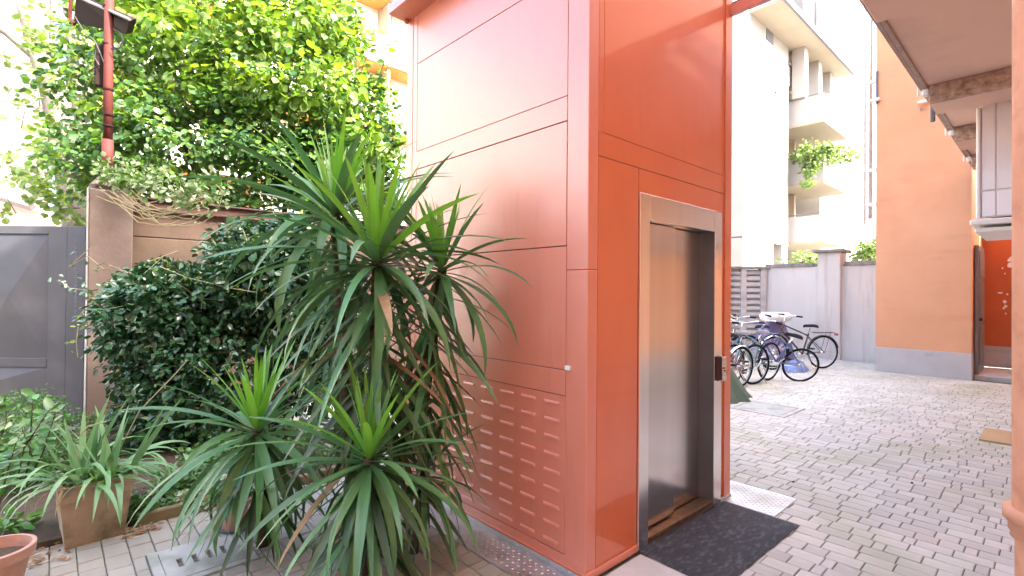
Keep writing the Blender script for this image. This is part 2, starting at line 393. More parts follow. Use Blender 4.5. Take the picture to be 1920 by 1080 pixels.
mr = N.new('ShaderNodeMapRange'); mr.inputs[1].default_value = 2.3; mr.inputs[2].default_value = 1.4; mr.inputs[4].default_value = .62; Lk.new(sx.outputs[0], mr.inputs[0])
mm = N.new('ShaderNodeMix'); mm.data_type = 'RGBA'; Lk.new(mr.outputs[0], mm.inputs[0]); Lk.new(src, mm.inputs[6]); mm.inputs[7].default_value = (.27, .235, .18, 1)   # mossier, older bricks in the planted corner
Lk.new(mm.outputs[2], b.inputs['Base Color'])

# apron, mat, plates, drain covers
ap = MB().bbox(2.06, 2.62, 1.14, 1.625, -.03, .004, .003).build('concrete_apron', M['concrete']); tag(ap, kind='structure')
def mat_mesh():
    b = MB(); nx, ny = 26, 14; v = []; f = []
    for i in range(nx+1):
        for j in range(ny+1):
            x = i/nx*1.09-.545; y = j/ny*.50-.25
            edge = min(i, nx-i, j, ny-j)
            z = .011+.0025*math.sin(i*.7+j*.35)+.0015*math.sin(j*1.1)
            x += random.uniform(-.0025, .0025) if edge == 0 else 0; y += random.uniform(-.003, .003) if edge == 0 else 0
            if edge == 0: z = .002+.006*max(0, math.sin(i*.9+2)*math.sin(j*.8))
            v.append((x, y, z))
    for i in range(nx):
        for j in range(ny):
            a = i*(ny+1)+j; f.append((a, a+ny+1, a+ny+2, a+1))
    return b.add(v, f)
mt = mat_mesh().build('floor_mat', M['rubber'], smooth=True); mt.location = (3.045, 1.395, .004); mt.rotation_euler.z = R(-1.2)
tag(mt, 'dark grey rubber mat lying in front of the steel lift door', 'mat')

def tread(name, x0, x1, y0, y1, z, label, rows_dx=.045, lip=None):
    b = MB().bbox(x0, x1, y0, y1, .0, z, .0015)
    if lip: b.box(lip[0], lip[1], y0, y1, z, lip[2])
    o = b.build(name, M['plate']); tag(o, label, 'metal plate')
    d = MB(); k = 0; x = x0+.022
    def bump(cx, cy, cz, ax, L=.012, W=.006, H=.003):
        c, s_ = math.cos(ax), math.sin(ax)
        P = [(L, 0), (L*.5, W), (-L*.5, W), (-L, 0), (-L*.5, -W), (L*.5, -W)]
        v = [(cx+p*c-q*s_, cy+p*s_+q*c, cz) for p, q in P]+[(cx+p*.45*c-q*.45*s_, cy+p*.45*s_+q*.45*c, cz+H) for p, q in P]
        d.add(v, [tuple(range(6, 12))]+[(i, (i+1) % 6, 6+(i+1) % 6, 6+i) for i in range(6)])
    while x < x1-.012:
        y = y0+.02+(k % 2)*.0225
        while y < y1-.01:
            bump(x, y, z, (k % 2)*math.pi/2+.785); y += .045
        x += .0225; k += 1
    if lip:
        y = y0+.02
        while y < y1-.01:
            n0 = len(d.v); cx, cz = lip[0]-.0005, (z+lip[2])/2+.004
            P = [(.011*math.cos(q), .006*math.sin(q)) for q in (0, 1.05, 2.09, 3.14, 4.19, 5.24)]
            v = [(cx, y+p, cz+q) for p, q in P]+[(cx-.003, y+p*.5, cz+q*.5) for p, q in P]
            d.add(v, [tuple(range(6, 12))]+[(i, (i+1) % 6, 6+(i+1) % 6, 6+i) for i in range(6)]); y += .045
    q = d.build('raised_tread', M['plate'], o); q['kind'] = 'stuff'
    return o
tread('tread_plate', 3.60, 4.035, 1.295, 1.78, .006, 'pale raised-pattern metal plate beside the dark rubber mat, right of the lift')
tread('tread_plate', 1.803, 2.026, 1.50, 3.10, .008, 'long narrow raised-pattern metal strip along the foot of the salmon lift wall', lip=(2.026, 2.030, .034))

cv = MB()
def frame_rect(b, x0, x1, y0, y1, w, z0, z1):
    b.box(x0, x1, y0, y0+w, z0, z1); b.box(x0, x1, y1-w, y1, z0, z1); b.box(x0, x0+w, y0+w, y1-w, z0, z1); b.box(x1-w, x1, y0+w, y1-w, z0, z1)
cvr = empty('drain_cover', (.64, 3.245, 0), 'grey-green square concrete drain cover with four slots near the yuccas', 'drain cover')
fb = MB(); frame_rect(fb, -.23, .23, -.222, .222, .045, -.03, .006); fb.build('cover_frame', M['cover'], cvr)
def slotted_lid():
    b = MB(); x0, x1, y0, y1 = -.182, .182, -.174, .174; z0, z1 = -.03, .008
    slots = [-.105, -.035, .035, .105]; sw, sl = .0135, .052
    xs = [x0]+sum([[s-sw, s+sw] for s in slots], [])+[x1]
    for i in range(len(xs)-1):
        if i % 2 == 0: b.box(xs[i], xs[i+1], y0, y1, z0, z1)
        else: b.box(xs[i], xs[i+1], y0, -sl, z0, z1); b.box(xs[i], xs[i+1], sl, y1, z0, z1)
    return b
slotted_lid().build('cover_lid', M['cover'], cvr)
MB().box(-.17, .17, -.16, .16, -.07, -.05).build('drain_pit', M['gap'], cvr)
c2 = empty('drain_cover', (6.95, 2.62, 0), 'flush pale square drain cover in the paving near the parked bicycles', 'drain cover')
fb = MB(); frame_rect(fb, -.36, .36, -.36, .36, .06, -.03, .004); fb.build('cover_frame', M['concrete'], c2)
MB().bbox(-.29, .29, -.29, .29, -.03, .003, .004).build('cover_lid', M['cover'], c2)
cb = MB().bbox(7.1, 7.75, .05, .565, .002, .022, .002).build('cardboard_sheet', M['card']); tag(cb, 'flat tan cardboard sheet lying on the paving by the orange downpipe', 'cardboard')

# ------------------------------------------------------------------ lift tower
tw = empty('lift_tower', (TX0, TY0, 0), 'glossy salmon-orange metal lift tower with a steel sliding door', 'lift tower')
W, Dp = TX1-TX0, TY1-TY0
H = 4.25
core = MB()
I = .006                                                       # recess of the core behind the panels
DO0, DO1, DZ = .563, 1.388, 1.937                             # door opening
core.box(I, .47, I, .14, .0, H); core.box(1.50, W-I, I, .14, 0, H); core.box(.47, 1.50, I, .14, 2.07, H)
core.box(I, W-I, .14, Dp-I, 0, H)
core.build('tower_core', M['gap'], tw)
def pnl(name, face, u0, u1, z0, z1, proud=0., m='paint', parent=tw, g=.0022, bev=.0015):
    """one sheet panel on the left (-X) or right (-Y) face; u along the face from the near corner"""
    if face == 'R' and m == 'paint': m = 'paint_shaded'
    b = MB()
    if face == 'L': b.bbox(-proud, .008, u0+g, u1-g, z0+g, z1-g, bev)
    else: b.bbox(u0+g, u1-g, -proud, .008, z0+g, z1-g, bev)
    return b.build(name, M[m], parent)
# corner post (wraps both faces, two lengths) and frame members
for z0, z1 in ((.0, 1.62), (1.62, H)):
    b = MB().bbox(-.001, .081 if z0 < 1 else .081, -.001, .147, z0+.001, z1-.001, .0035); b.build('corner_post', M['paint'], tw)
MB().box(.081, .124, -.0005, .008, 2.236, 2.2362).build('trim_joint', M['gap'], tw)
pnl('frame_post', 'R', .0812, .125, 2.358, H, g=.0004)
pnl('frame_post', 'L', 1.674, 1.738, 0.09, H)
pnl('frame_post', 'L', 1.738, 1.822, 0.0, H, .002, g=.001)
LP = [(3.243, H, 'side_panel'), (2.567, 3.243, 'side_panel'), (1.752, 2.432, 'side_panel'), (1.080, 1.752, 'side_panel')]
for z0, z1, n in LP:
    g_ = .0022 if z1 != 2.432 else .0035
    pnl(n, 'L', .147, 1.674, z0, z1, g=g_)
pnl('cross_rail', 'L', .147, 1.738, 2.432, 2.567, .001, g=.0016)
pnl('cross_rail', 'L', .147, 1.738, .942, 1.080, .001, g=.0016)
pnl('base_trim', 'L', -.002+.03, 1.822, .040, .090, .004, g=.001)
MB().bbox(-.012, .01, -.004, 1.822, .004, .042, .002).build('base_trim', M['paint'], tw)
lp = pnl('louvred_panel', 'L', .147, 1.674, .090, .942, -.002)
lv = None
for c in range(8):
    for r_ in range(9):
        y, z = .246+.187*c, .893-.0951*r_
        if lv is None:
            b = MB(); L = .06
            v = [(0, -L, -.009), (0, L, -.009), (0, L, .009), (0, -L, .009), (-.010, -L+.006, -.005), (-.010, L-.006, -.005), (-.007, L-.006, .004), (-.007, -L+.006, .004)]
            b.add(v, [(4, 5, 6, 7), (0, 1, 5, 4), (1, 2, 6, 5), (2, 3, 7, 6), (3, 0, 4, 7)]); lv = b.build('louver', M['paint'], lp); o = lv
        else: o = copy_obj(lv, lp)
        o.location = (.0018, y, z)
# right face
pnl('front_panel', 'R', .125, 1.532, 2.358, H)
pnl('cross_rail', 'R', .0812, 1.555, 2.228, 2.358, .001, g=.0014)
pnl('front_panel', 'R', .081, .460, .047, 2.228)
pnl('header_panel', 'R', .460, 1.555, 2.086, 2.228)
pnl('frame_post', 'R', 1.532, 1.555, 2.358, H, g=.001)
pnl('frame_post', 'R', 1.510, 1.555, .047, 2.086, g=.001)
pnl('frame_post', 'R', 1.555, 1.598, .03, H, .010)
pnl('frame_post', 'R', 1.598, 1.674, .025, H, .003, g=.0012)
MB().bbox(.0, .462, -.010, .008, .008, .047, .002).build('base_trim', M['paint'], tw)
MB().bbox(1.50, 1.674, -.012, .05, -.03, .026, .004).build('plinth_block', M['concrete'], tw)
# steel frame, reveals, doors, sill
b = MB().bbox(.462, DO0, -.012, .008, .012, 2.084, .0015); b.box(DO0-.004, DO0, .008, .12, .012, DZ); b.build('door_jamb', M['jambm'], tw)
b = MB().bbox(DO0+.0005, DO1, -.012, .008, DZ, 2.084, .0015); b.box(DO0, DO1, .008, .14, DZ, DZ+.004); b.build('door_header', M['jambm'], tw)
b = MB().bbox(1.3935, 1.505, -.012, .008, .012, 2.084, .0015); b.build('door_jamb', M['jambm'], tw)
MB().box(DO1-.001, DO1+.0045, -.011, .135, .012, DZ-.001).build('door_reveal', M['reveal'], tw)
b = MB().bbox(DO0+.003, .985, .062, .086, .052, DZ-.004, .002); b.build('sliding_door_leaf', M['steel'], tw)
b = MB().bbox(.90, DO1-.002, .098, .122, .052, DZ-.004, .002); b.build('sliding_door_leaf', M['steel'], tw)
b = MB().bbox(DO0-.01, DO1+.002, -.004, .045, .012, .046, .002); b.box(DO0, DO1, .048, .09, .012, .042); b.box(DO0, DO1, .095, .135, .012, .042)
b.build('door_sill', M['sill'], tw)
MB().box(DO0, DO1, -.018, -.004, .0, .013).build('sill_edge', M['gap'], tw)
cp = MB().bbox(1.418, 1.470, -.030, -.0125, .885, 1.055, .003).build('call_panel', M['gap'], tw)
MB().bbox(1.450, 1.512, -.046, -.0305, .982, 1.055, .003).build('call_plate', M['steel'], cp)
c3 = MB().bbox(1.450, 1.512, -.046, -.0305, .882, .968, .003).build('call_plate', M['steel'], cp)
for z in (.905, .932, .955): MB().tube([(1.478, -.050, z), (1.478, -.0465, z)], .006, 10).build('call_button', M['white'] if z < .94 else M['gap'], cp)
MB().bbox(-.018, -.0015, .105, .140, 1.085, 1.108, .002).build('door_contact', M['white'], tw)
# eave flange and bridging beams
MB().bbox(-.168, .012, -.12, Dp+.012, 3.622, 3.664, .004).build('eave', M['paint'], tw)
MB().bbox(-.165, -.155, -.12, Dp+.01, 3.664, 3.700, .002).build('eave_lip', M['paint'], tw)
MB().tube([(-.03, 1.79, 3.60), (-.02, 1.80, 3.622)], .018, 10).build('eave_bracket', M['paint_dark'], tw)
for x in (0., W-.045):
    MB().bbox(x, x+.045, -2.85, -.002, 3.57, 3.645, .003).build('bridge_beam', M['paint'], tw)
    MB().box(x+.003, x+.042, -2.85, -.012, 3.646, 3.656).build('bridge_beam_lip', M['beam'], tw)

# ------------------------------------------------------------------ near building with balcony (right, behind the camera)
nb = empty('orange_apartment_building', (0, -1.2, 0), 'peach plastered house with a long balcony whose underside spans top right', 'building')
def part(name, m, root, f, **k):
    b = MB(); f(b); o = b.build(name, M[m], **k); return rel(o, root)
part('plaster_wall', 'peach', nb, lambda b: b.box(-16, 14, -9, -1.2, .45, 10.8))
part('wall_base', 'plinth', nb, lambda b: b.box(-16, 14, -9, -1.19, -.05, .45))
part('balcony_slab', 'slab', nb, lambda b: b.box(4.2, 12.04, -1.195, .95, 3.74, 3.92))
part('balcony_edge', 'slabedge', nb, lambda b: (b.bbox(4.2, 12.04, .95, .985, 3.715, 3.95, .006), b.bbox(4.2, 12.04, .992, 1.03, 3.735, 3.96, .006)))
for x0, x1 in ((3.9, 4.6), (6.86, 7.42), (8.8, 9.5), (10.7, 11.2)):
    part('support_beam', 'rough', nb, lambda b: b.bbox(x0, x0+.10, -1.19, .94, 3.56, 3.738, .008))
    part('beam_soffit', 'slab', nb, lambda b: b.bbox(x0+.101, x1, -1.19, .94, 3.565, 3.738, .008))
    part('corner_flashing', 'white', nb, lambda b: (b.bbox(x0-.004, x0+.07, .941, 1.0, 3.64, 3.71, .01), b.bbox(x0+.05, x0+.08, 1.031, 1.045, 3.66, 3.76, .005)))
# row of doors and windows on the wall behind the camera (seen only in reflections)
for x in (-6, -2.5, 1.2, 4.6, 8):
    for z in (3.95, 7.): part('window', 'glass', nb, lambda b: b.box(x, x+1.1, -1.20, -1.17, z, z+2.2))
# door wing: orange block
ow = empty('orange_stair_wing', (12.05, 1.06, 0), 'tall plain orange plastered wing with a grey painted base at far right', 'building')
part('plaster_wall', 'orangewall', ow, lambda b: b.box(12.05, 16, 1.055, 2.462, .475, 13))
part('wall_base', 'plinth', ow, lambda b: b.bbox(12.035, 16.01, 1.05, 2.475, -.03, .476, .006))
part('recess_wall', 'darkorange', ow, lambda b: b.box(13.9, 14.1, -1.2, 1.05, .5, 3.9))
part('recess_base', 'plinth', ow, lambda b: b.box(13.885, 14.1, -1.2, 1.045, .08, .5))
part('door_step', 'concrete', ow, lambda b: b.bbox(12.3, 13.88, -1.2, 1.045, -.02, .075, .01))
dl = part('open_door_leaf', 'shutter', ow, lambda b: b.bbox(12.32, 13.30, .985, 1.04, .09, 2.42, .006))
for z0, z1 in ((.25, .95), (1.05, 1.75), (1.85, 2.32)):
    rel(MB().bbox(12.42, 13.2, .972, .984, z0, z1, .006).build('door_panel', M['shutter']), dl)
rel(MB().bbox(12.40, 12.42, .94, .984, 1.05, 1.10, .003).build('door_handle', M['cable']), dl)
# fallen plaster patches
for i, (px, py, s_) in enumerate([(1896, 487, 8), (1894, 497, 7), (1880, 503, 2.2), (1884, 513, 1.8), (1877, 549, 3), (1889, 552, 2.4), (1884, 566, 4.5), (1885, 574, 4), (1882, 578, 3), (1886, 588, 2), (1873, 549, 2)]):
    d = (D(px, py, 1)-CAM); t = 13.897/d.x; p = CAM+d*t
    rr = s_*t/FPX*.7; b = MB(); k = 9
    v = [(13.893, p.y+rr*random.uniform(.6, 1.2)*math.cos(q*6.283/k), p.z+rr*random.uniform(.6, 1.3)*math.sin(q*6.283/k)) for q in range(k)]
    v2 = [(13.899, y_, z_) for _, y_, z_ in v]
    b.add(v+v2, [tuple(range(k))]+[(j, (j+1) % k, k+(j+1) % k, k+j) for j in range(k)])
    rel(b.build('bare_plaster_patch', M['white']), ow)
part('wall_vent', 'slate', ow, lambda b: b.box(12.02, 12.06, 2.43, 2.465, 5.3, 5.95))
for (px, py) in ((1733, 191), (1640, 188)):
    d = D(px, py, 1)-CAM; p = CAM+d*(12.0/d.x)
    part('wall_bracket', 'white', ow, lambda b: b.bbox(11.93, 12.05, p.y-.09, p.y+.09, p.z-.02, p.z+.02, .005))
part('anchor_stain', 'rough', ow, lambda b: b.bbox(12.035, 12.052, 1.70, 1.78, 4.98, 5.04, .004))
dp = empty('downpipe', (12.25, 2.63, 0), 'thin pale rainwater downpipe at the far edge of the orange wing', 'downpipe')
rel(MB().tube([(12.25, 2.60, 12), (12.25, 2.60, 3.05)], .036, 10).build('pipe', M['rimm'], smooth=True), dp)
rel(MB().tube([(12.35, 2.72, 12), (12.35, 2.72, 2.95)], .026, 8).build('pipe', M['white'], smooth=True), dp)
for z in (3.3, 4.0, 5.8, 7.4, 9.0): rel(MB().bbox(12.2, 12.3, 2.46, 2.68, z, z+.06, .004).build('pipe_bracket', M['white']), dp)

en = empty('white_glazed_enclosure', (7.6, .3, 2.36), 'white glossy panelled enclosure hanging below the balcony at the right edge', 'enclosure')
def er(name, m, *a, **k): return rel(MB().bbox(*a, **k).build(name, M[m]), en)
er('body', 'pvc', 7.62, 8.7, -1.19, .588, 2.37, 3.735)
er('panel', 'pvc', 7.60, 7.619, .4675, .588, 2.667, 3.70); er('panel', 'pvc', 7.60, 7.619, -1.1, .465, 2.667, 3.70)
er('panel', 'pvc', 7.60, 7.619, .4675, .588, 2.375, 2.664); er('panel', 'pvc', 7.60, 7.619, -1.1, .465, 2.375, 2.664)
er('frame_strip', 'white', 7.585, 7.66, .590, .628, 2.36, 3.60)
er('ledge', 'white', 7.50, 8.8, -1.19, .673, 2.285, 2.345); er('ledge', 'white', 7.56, 8.8, -1.19, .640, 2.205, 2.255)
rod = empty('drying_line_bracket', (8.2, 1.06, 3.6), 'small grey bracket with a thin rod under the balcony edge', 'bracket')
p0 = D(1749, 190, 6.9); p1 = D(1749, 228, 6.9); p2 = D(1752, 212, 6.9); p3 = D(1790, 206, 6.7)
rel(MB().tube([p0, p1], .028, 6).build('plate', M['gate']), rod); rel(MB().tube([p2, p3], .012, 6).build('rod', M['cable']), rod)

# foreground downpipe
fp = empty('orange_downpipe', (2.9, .06, 0), 'thick orange painted downpipe with a collar in the right foreground', 'downpipe')
dep = 2.0; a0 = D(1967, 990, dep); fx, fy = a0.x, a0.y
def fpt(name, prof, m): rel(MB().lathe(prof, 40, (fx, fy, 0)).build(name, M[m], smooth=True), fp)
rr = 50*dep/FPX
pipe_paint = pmat('orange_pipe_paint', (.68, .34, .20), (.62, .29, .16), 3, .6, .35, 14, c3=(.50, .22, .12), s3=9)
M['pp'] = pipe_paint
fpt('pipe', [(rr, .60), (rr, 3.7)], 'pp'); fpt('pipe', [(rr*.92, -.02), (rr*.92, .52)], 'pp')
zc = a0.z
fpt('collar', [(rr, zc+.06), (rr+.028, zc+.058), (rr+.028, zc+.015), (rr+.012, zc+.010), (rr+.012, zc-.03), (rr+.004, zc-.035), (rr+.006, zc-.058), (rr-.01, zc-.064)], 'pp')

# ------------------------------------------------------------------ back wall, slatted wall
bw = empty('courtyard_wall', (13.45, 5.1, 0), 'pale grey rendered courtyard wall with a capped pillar behind the bicycles', 'wall')
part('render', 'greywall', bw, lambda b: b.box(13.45, 13.7, 2.3, 5.08, -.03, 2.17))
part('coping', 'cap', bw, lambda b: b.bbox(13.41, 13.74, 3.98, 5.08, 2.17, 2.26, .01))
part('coping', 'cap', bw, lambda b: b.bbox(13.41, 13.74, 2.3, 3.35, 2.17, 2.27, .01))
pl = part('pillar', 'greywall', bw, lambda b: b.bbox(13.33, 13.85, 3.40, 3.86, -.03, 2.48, .01))
rel(MB().bbox(13.25, 13.93, 3.31, 3.95, 2.48, 2.56, .02).build('pillar_cap', M['cap']), pl)
dirv = Vector((-.737, .676, 0)).normalized(); nrm = Vector((-dirv.y, dirv.x, 0)).normalized()
if nrm.dot(Vector((1, 1, 0))) < 0: nrm = -nrm
sw = empty('slatted_concrete_wall', (13.45, 5.1, 0), 'horizontally slatted precast wall with concrete posts at the left of the grey wall', 'wall')
ang = math.atan2(dirv.y, dirv.x); P0 = Vector((13.40, 5.14, 0))
bays = [0, .50, 2.4, 4.3]
sl = None
for i in range(3):
    b = MB().bbox(-.07, .07, -.09, .09, -.03, 2.20, .012).build('post', M['slat'], sw) if i < 1 else copy_obj(b0, sw)
    if i == 0: b0 = b
    b.location = P0+dirv*bays[i]-sw.location; b.rotation_euler.z = ang
for i in range(2):
    L = bays[i+1]-bays[i]-.15; s0 = None
    for k in range(14):
        if s0 is None:
            q = MB(); h = .15
            v = [(-L/2, .05, 0), (L/2, .05, 0), (L/2, -.035, .012), (-L/2, -.035, .012), (-L/2, -.06, .045), (L/2, -.06, .045), (-L/2, -.01, h-.008), (L/2, -.01, h-.008), (-L/2, .05, h-.004), (L/2, .05, h-.004)]
            q.add(v, [(0, 1, 2, 3), (3, 2, 5, 4), (4, 5, 7, 6), (6, 7, 9, 8), (8, 9, 1, 0), (0, 3, 4, 6, 8), (1, 9, 7, 5, 2)])
            s0 = q.build('slat', M['slat'], sw); o = s0
        else: o = copy_obj(s0, sw)
        o.location = P0+dirv*(bays[i]+bays[i+1])/2-sw.location+Vector((0, 0, .152*k)); o.rotation_euler.z = ang+math.pi
bkg = MB().box(.0, 2.4, .055, .075, -.02, 2.13).build('backing', M['cap'], sw); bkg.location = P0-sw.location; bkg.rotation_euler.z = ang+math.pi; bkg.scale.x = -1
cpw = MB().bbox(-.3, 2.3, -.11, .11, 2.135, 2.20, .01).build('coping', M['cap'], sw); cpw.location = P0-sw.location+dirv*.07; cpw.rotation_euler.z = ang; cpw.scale.x = .98

# ------------------------------------------------------------------ far white apartment block
wa = empty('white_apartment_block', (22, 9.25, 0), 'bright white apartment block with stacked balconies beyond the grey wall', 'building')
part('main_wall', 'wbuild', wa, lambda b: (b.box(22, 27.3, 9.25, 22, 4.0, 14.1), b.box(22.02, 25.5, 9.27, 22, -.1, 3.96), b.box(26.6, 27.3, 9.27, 22, -.1, 3.99)))
part('string_course', 'slab', wa, lambda b: b.box(21.99, 27.31, 9.235, 9.26, 3.94, 4.0))
part('recess_wall', 'wbuild', wa, lambda b: b.box(27.3, 45, 12.0, 22, -.1, 14.0))
part('side_wall', 'wbuild', wa, lambda b: b.box(32.5, 42.6, 9.3, 22, -.1, 13.0))
part('upper_wall', 'wbuild', wa, lambda b: b.box(22.6, 40, 10.6, 22, 14.1, 15.9))
for k, zb in enumerate((4.07, 7.0, 10.0)):
    bal = part('balcony', 'wbuild', wa, lambda b: (b.box(27.8, 32.0, 7.80, 7.95, zb+.12, zb+1.36), b.box(27.8, 27.95, 7.951, 12, zb+.12, zb+1.36), b.box(31.85, 32.0, 7.951, 12, zb+.12, zb+1.36)))
    rel(MB().box(27.79, 32.01, 7.79, 12, zb, zb+.119).build('balcony_floor', M['wshade']), bal)
    for (x, z) in ((28.4, .9), (29.6, .45), (30.6, .95)):
        rel(MB().box(x, x+1.0, 7.785, 7.80, zb+z, zb+z+.08).build('slot', M['slate']), bal)
    part('balcony_door', 'shutter', wa, lambda b: b.box(28.2, 29.4, 11.94, 12.0, zb+.15, zb+2.4))
    part('partition', 'wshade', wa, lambda b: b.box(29.9, 30.1, 9.8, 12.0, zb+.12, zb+2.9))
for k, zb in enumerate((4.07, 7.0, 10.0)):
    part('railing', 'slate', wa, lambda b: (b.box(27.82, 31.98, 7.86, 7.90, zb+1.44, zb+1.48), b.box(27.86, 27.90, 7.91, 11.9, zb+1.44, zb+1.48)))
    for x in (33.6, 36.2, 39.0): part('window', 'glass', wa, lambda b: b.box(x, x+1.0, 9.26, 9.30, zb+.9, zb+2.2))
tb = part('top_balcony', 'wbuild', wa, lambda b: b.box(27.3, 32.0, 9.3, 9.45, 12.1, 13.1))
rel(MB().box(27.3, 32.0, 9.46, 12, 12.0, 12.1).build('balcony_floor', M['wshade']), tb)
rel(MB().bbox(27.2, 32.1, 9.22, 9.32, 13.12, 13.26, .02).build('railing', M['slate']), tb)
part('roof_soffit', 'wshade', wa, lambda b: b.box(22.6, 33.1, 7.85, 21, 13.92, 14.06))
part('roof_edge', 'slate', wa, lambda b: b.box(22.4, 33.15, 7.76, 7.87, 13.88, 14.14))
for x in (27.6, 29.8, 31.8): part('column', 'wbuild', wa, lambda b: b.bbox(x, x+.55, 8.6, 9.2, 11.4 if x > 27 else 13.0, 13.915, .02))
for x, w_, y0 in ((27.5, 1.5, 8.6), (30.3, 1.2, 8.8), (33.5, .8, 9.6)): part('chimney', 'shutter', wa, lambda b: b.bbox(x, x+w_, y0, y0+1.0, 14.1, 17.4, .05))
for (px, py, h_, w_) in ((1453, 135, .35, .25), (1453, 165, .5, .3), (1453, 250, .3, .3), (1453, 285, .12, .6), (1453, 356, .3, .3), (1453, 400, .12, .6), (1443, 55, 1.2, .8), (1455, 175, .1, .7)):
    d = D(px, py, 1)-CAM; p = CAM+d*(9.25/d.y)
    part('window', 'slate', wa, lambda b: b.box(p.x-w_/2, p.x+w_/2, 9.22, 9.26, p.z-h_/2, p.z+h_/2))
for (px, py, h_, w_) in ((1584, 405, 1.0, .8), (1604, 345, .4, .5), (1605, 420, .4, .5), (1588, 200, .5, .4), (1604, 265, .4, .5), (1551, 396, .4, .4)):
    d = D(px, py, 1)-CAM; p = CAM+d*(9.3/d.y)
    part('window', 'slate', wa, lambda b: b.box(p.x-w_/2, p.x+w_/2, 9.27, 9.31, p.z-h_/2, p.z+h_/2))

# ------------------------------------------------------------------ left background buildings
yb = empty('yellow_apartment_building', (.4, 20, 0), 'yellow and white balconied apartment building behind the big tree', 'building')
part('main_wall', 'yellow', yb, lambda b: b.box(.4, 32, 21.2, 34, -.1, 17))
for k in range(6):
    z0 = 11.48-2.95*(k-1)
    if z0 < 0: continue
    part('balcony_parapet', 'cream' if k == 1 else 'wbuild', yb, lambda b: b.box(.3, 32, 20.0, 20.15, z0, z0+1.25))
    part('balcony_floor', 'yellow', yb, lambda b: b.box(.3, 32, 20.16, 21.2, z0-.05, z0+.15))
    for x in (2.2, 5.8, 9.2, 11.6, 15, 18, 22): part('window_shutter', 'white', yb, lambda b: b.box(x, x+1.7, 21.15, 21.2, z0+1.0, z0+2.9))
    for x in (4.3, 10.9, 17.2): part('balcony_divider', 'wshade', yb, lambda b: b.box(x, x+.12, 20.2, 21.14, z0+.16, z0+2.85))
wb = empty('white_house', (-12, 28, 0), 'large pale house glimpsed at far left behind the plane trees', 'building')
part('main_wall', 'wbuild', wb, lambda b: b.box(-30, -.2, 28, 40, -.1, 17.5))
part('string_course', 'wshade', wb, lambda b: b.box(-30, -.15, 27.95, 28.0, 8.8, 9.0))
lb = empty('pink_shed', (-2, 17, 0), 'low pink walled shed with a sloping grey roof edge beyond the gate', 'shed')
q0, q1, q2 = D(-160, 322, 13), D(62, 392, 13), D(130, 440, 13)
b = MB(); bk = Vector((2, 4, 0))
v = [Vector((q0.x, q0.y, 0)), Vector((q2.x, q2.y, 0)), q2, q1, q0]; v += [p+bk for p in v]
b.add(v, [(0, 1, 2, 3, 4), (9, 8, 7, 6, 5), (0, 5, 6, 1), (1, 6, 7, 2), (2, 7, 8, 3), (3, 8, 9, 4), (4, 9, 5, 0)]); rel(b.build('shed_wall', M['pinkw']), lb)
rel(MB().tube([D(-160, 316, 12.8), D(60, 388, 12.8)], .11, 4).build('roof_edge', M['shutter']), lb)
wr = MB().tube([D(45, 22, 14), D(90, 30, 14), D(135, 42, 14), D(300, 60, 14)], .012, 5).build('overhead_wire', M['cable']); tag(wr, 'thin dark overhead wire crossing between the plane tree trunks', 'wire')

# ------------------------------------------------------------------ gate, pillar, planked wall, pole
gt = empty('steel_gate', (.289, 7.325, 0), 'dark grey steel gate with an embossed diamond panel at far left', 'gate')
gd = Vector((-.724, .664, 0)).normalized(); gang = math.atan2(gd.y, gd.x)
gt.rotation_euler.z = gang                                   # local x runs left along the gate, local +y away from camera? (checked below)
def gp(name, x0, x1, z0, z1, y0=-.02, y1=.02, m='gate', bev=.004): return MB().bbox(x0, x1, y0, y1, z0, z1, bev).build(name, M[m], gt)
sgn = 1 if (Matrix.Rotation(gang, 3, 'Z') @ Vector((0, 1, 0))).dot(FW) < 0 else -1     # side of local y that faces the camera
gp('hinge_post', 0.0, .205, -.02, 2.19, -.03, .03)
gp('stile', .212, .42, .05, 2.19); gp('stile', 2.05, 2.25, .05, 2.19)
gp('rail', .421, 2.049, 2.10, 2.19); gp('rail', .421, 2.049, .62, .72); gp('rail', .421, 2.049, .05, .15)
def emboss(x0, x1, z0, z1):
    b = MB(); cx, cz = (x0+x1)/2, (z0+z1)/2; y = sgn*.004; yp = sgn*.055
    b.add([(x0, y, z0), (x1, y, z0), (x1, y, z1), (x0, y, z1), (cx, yp, cz)], [(0, 1, 4), (1, 2, 4), (2, 3, 4), (3, 0, 4)])
    b.add([(x0, 0, z0), (x1, 0, z0), (x1, 0, z1), (x0, 0, z1)], [(0, 1, 2, 3)])
    return b.build('embossed_panel', M['gate'], gt)
emboss(.421, 1.235, .72, 2.10); emboss(1.236, 2.049, .72, 2.10); emboss(.421, 2.049, .15, .62)
for zz in np.arange(.8, 2.05, .13):
    MB().tube([(.425, sgn*.004, zz), (.425, sgn*.010, zz)], .006, 6).build('rivet', M['gate'], gt) if zz < .9 else None
def chain(p, n, parent):
    b = MB()
    for i in range(n):
        c = Vector(p)+Vector((0, 0, -.022*i))
        m = MB().torus((0, 0, 0), .010, .003, n=8, m=4)
        ca, sa = (1, 0) if i % 2 else (0, 1)
        b.add([(c.x+ca*x-sa*y, c.y+sa*x+ca*y, c.z+z*1.4) for x, y, z in m.v], m.f)
    return b
ch = chain((0, 0, 0), 38, None).build('gate_chain', M['slate']); ch.location = D(143, 452, 5.28); tag(ch, 'thin hanging metal chain on the gate hinge post', 'chain')
pp = empty('gate_pillar', (.465, 7.1, 0), 'brown rendered pillar between the grey gate and the planked wall', 'pillar')
rel(MB().bbox(.275, .652, 6.90, 7.30, -.03, 2.56, .012).build('shaft', M['pillar']), pp)
rel(MB().bbox(.285, .645, 6.91, 7.29, 2.56, 2.66, .045).build('pillar_cap', M['pillar']), pp)
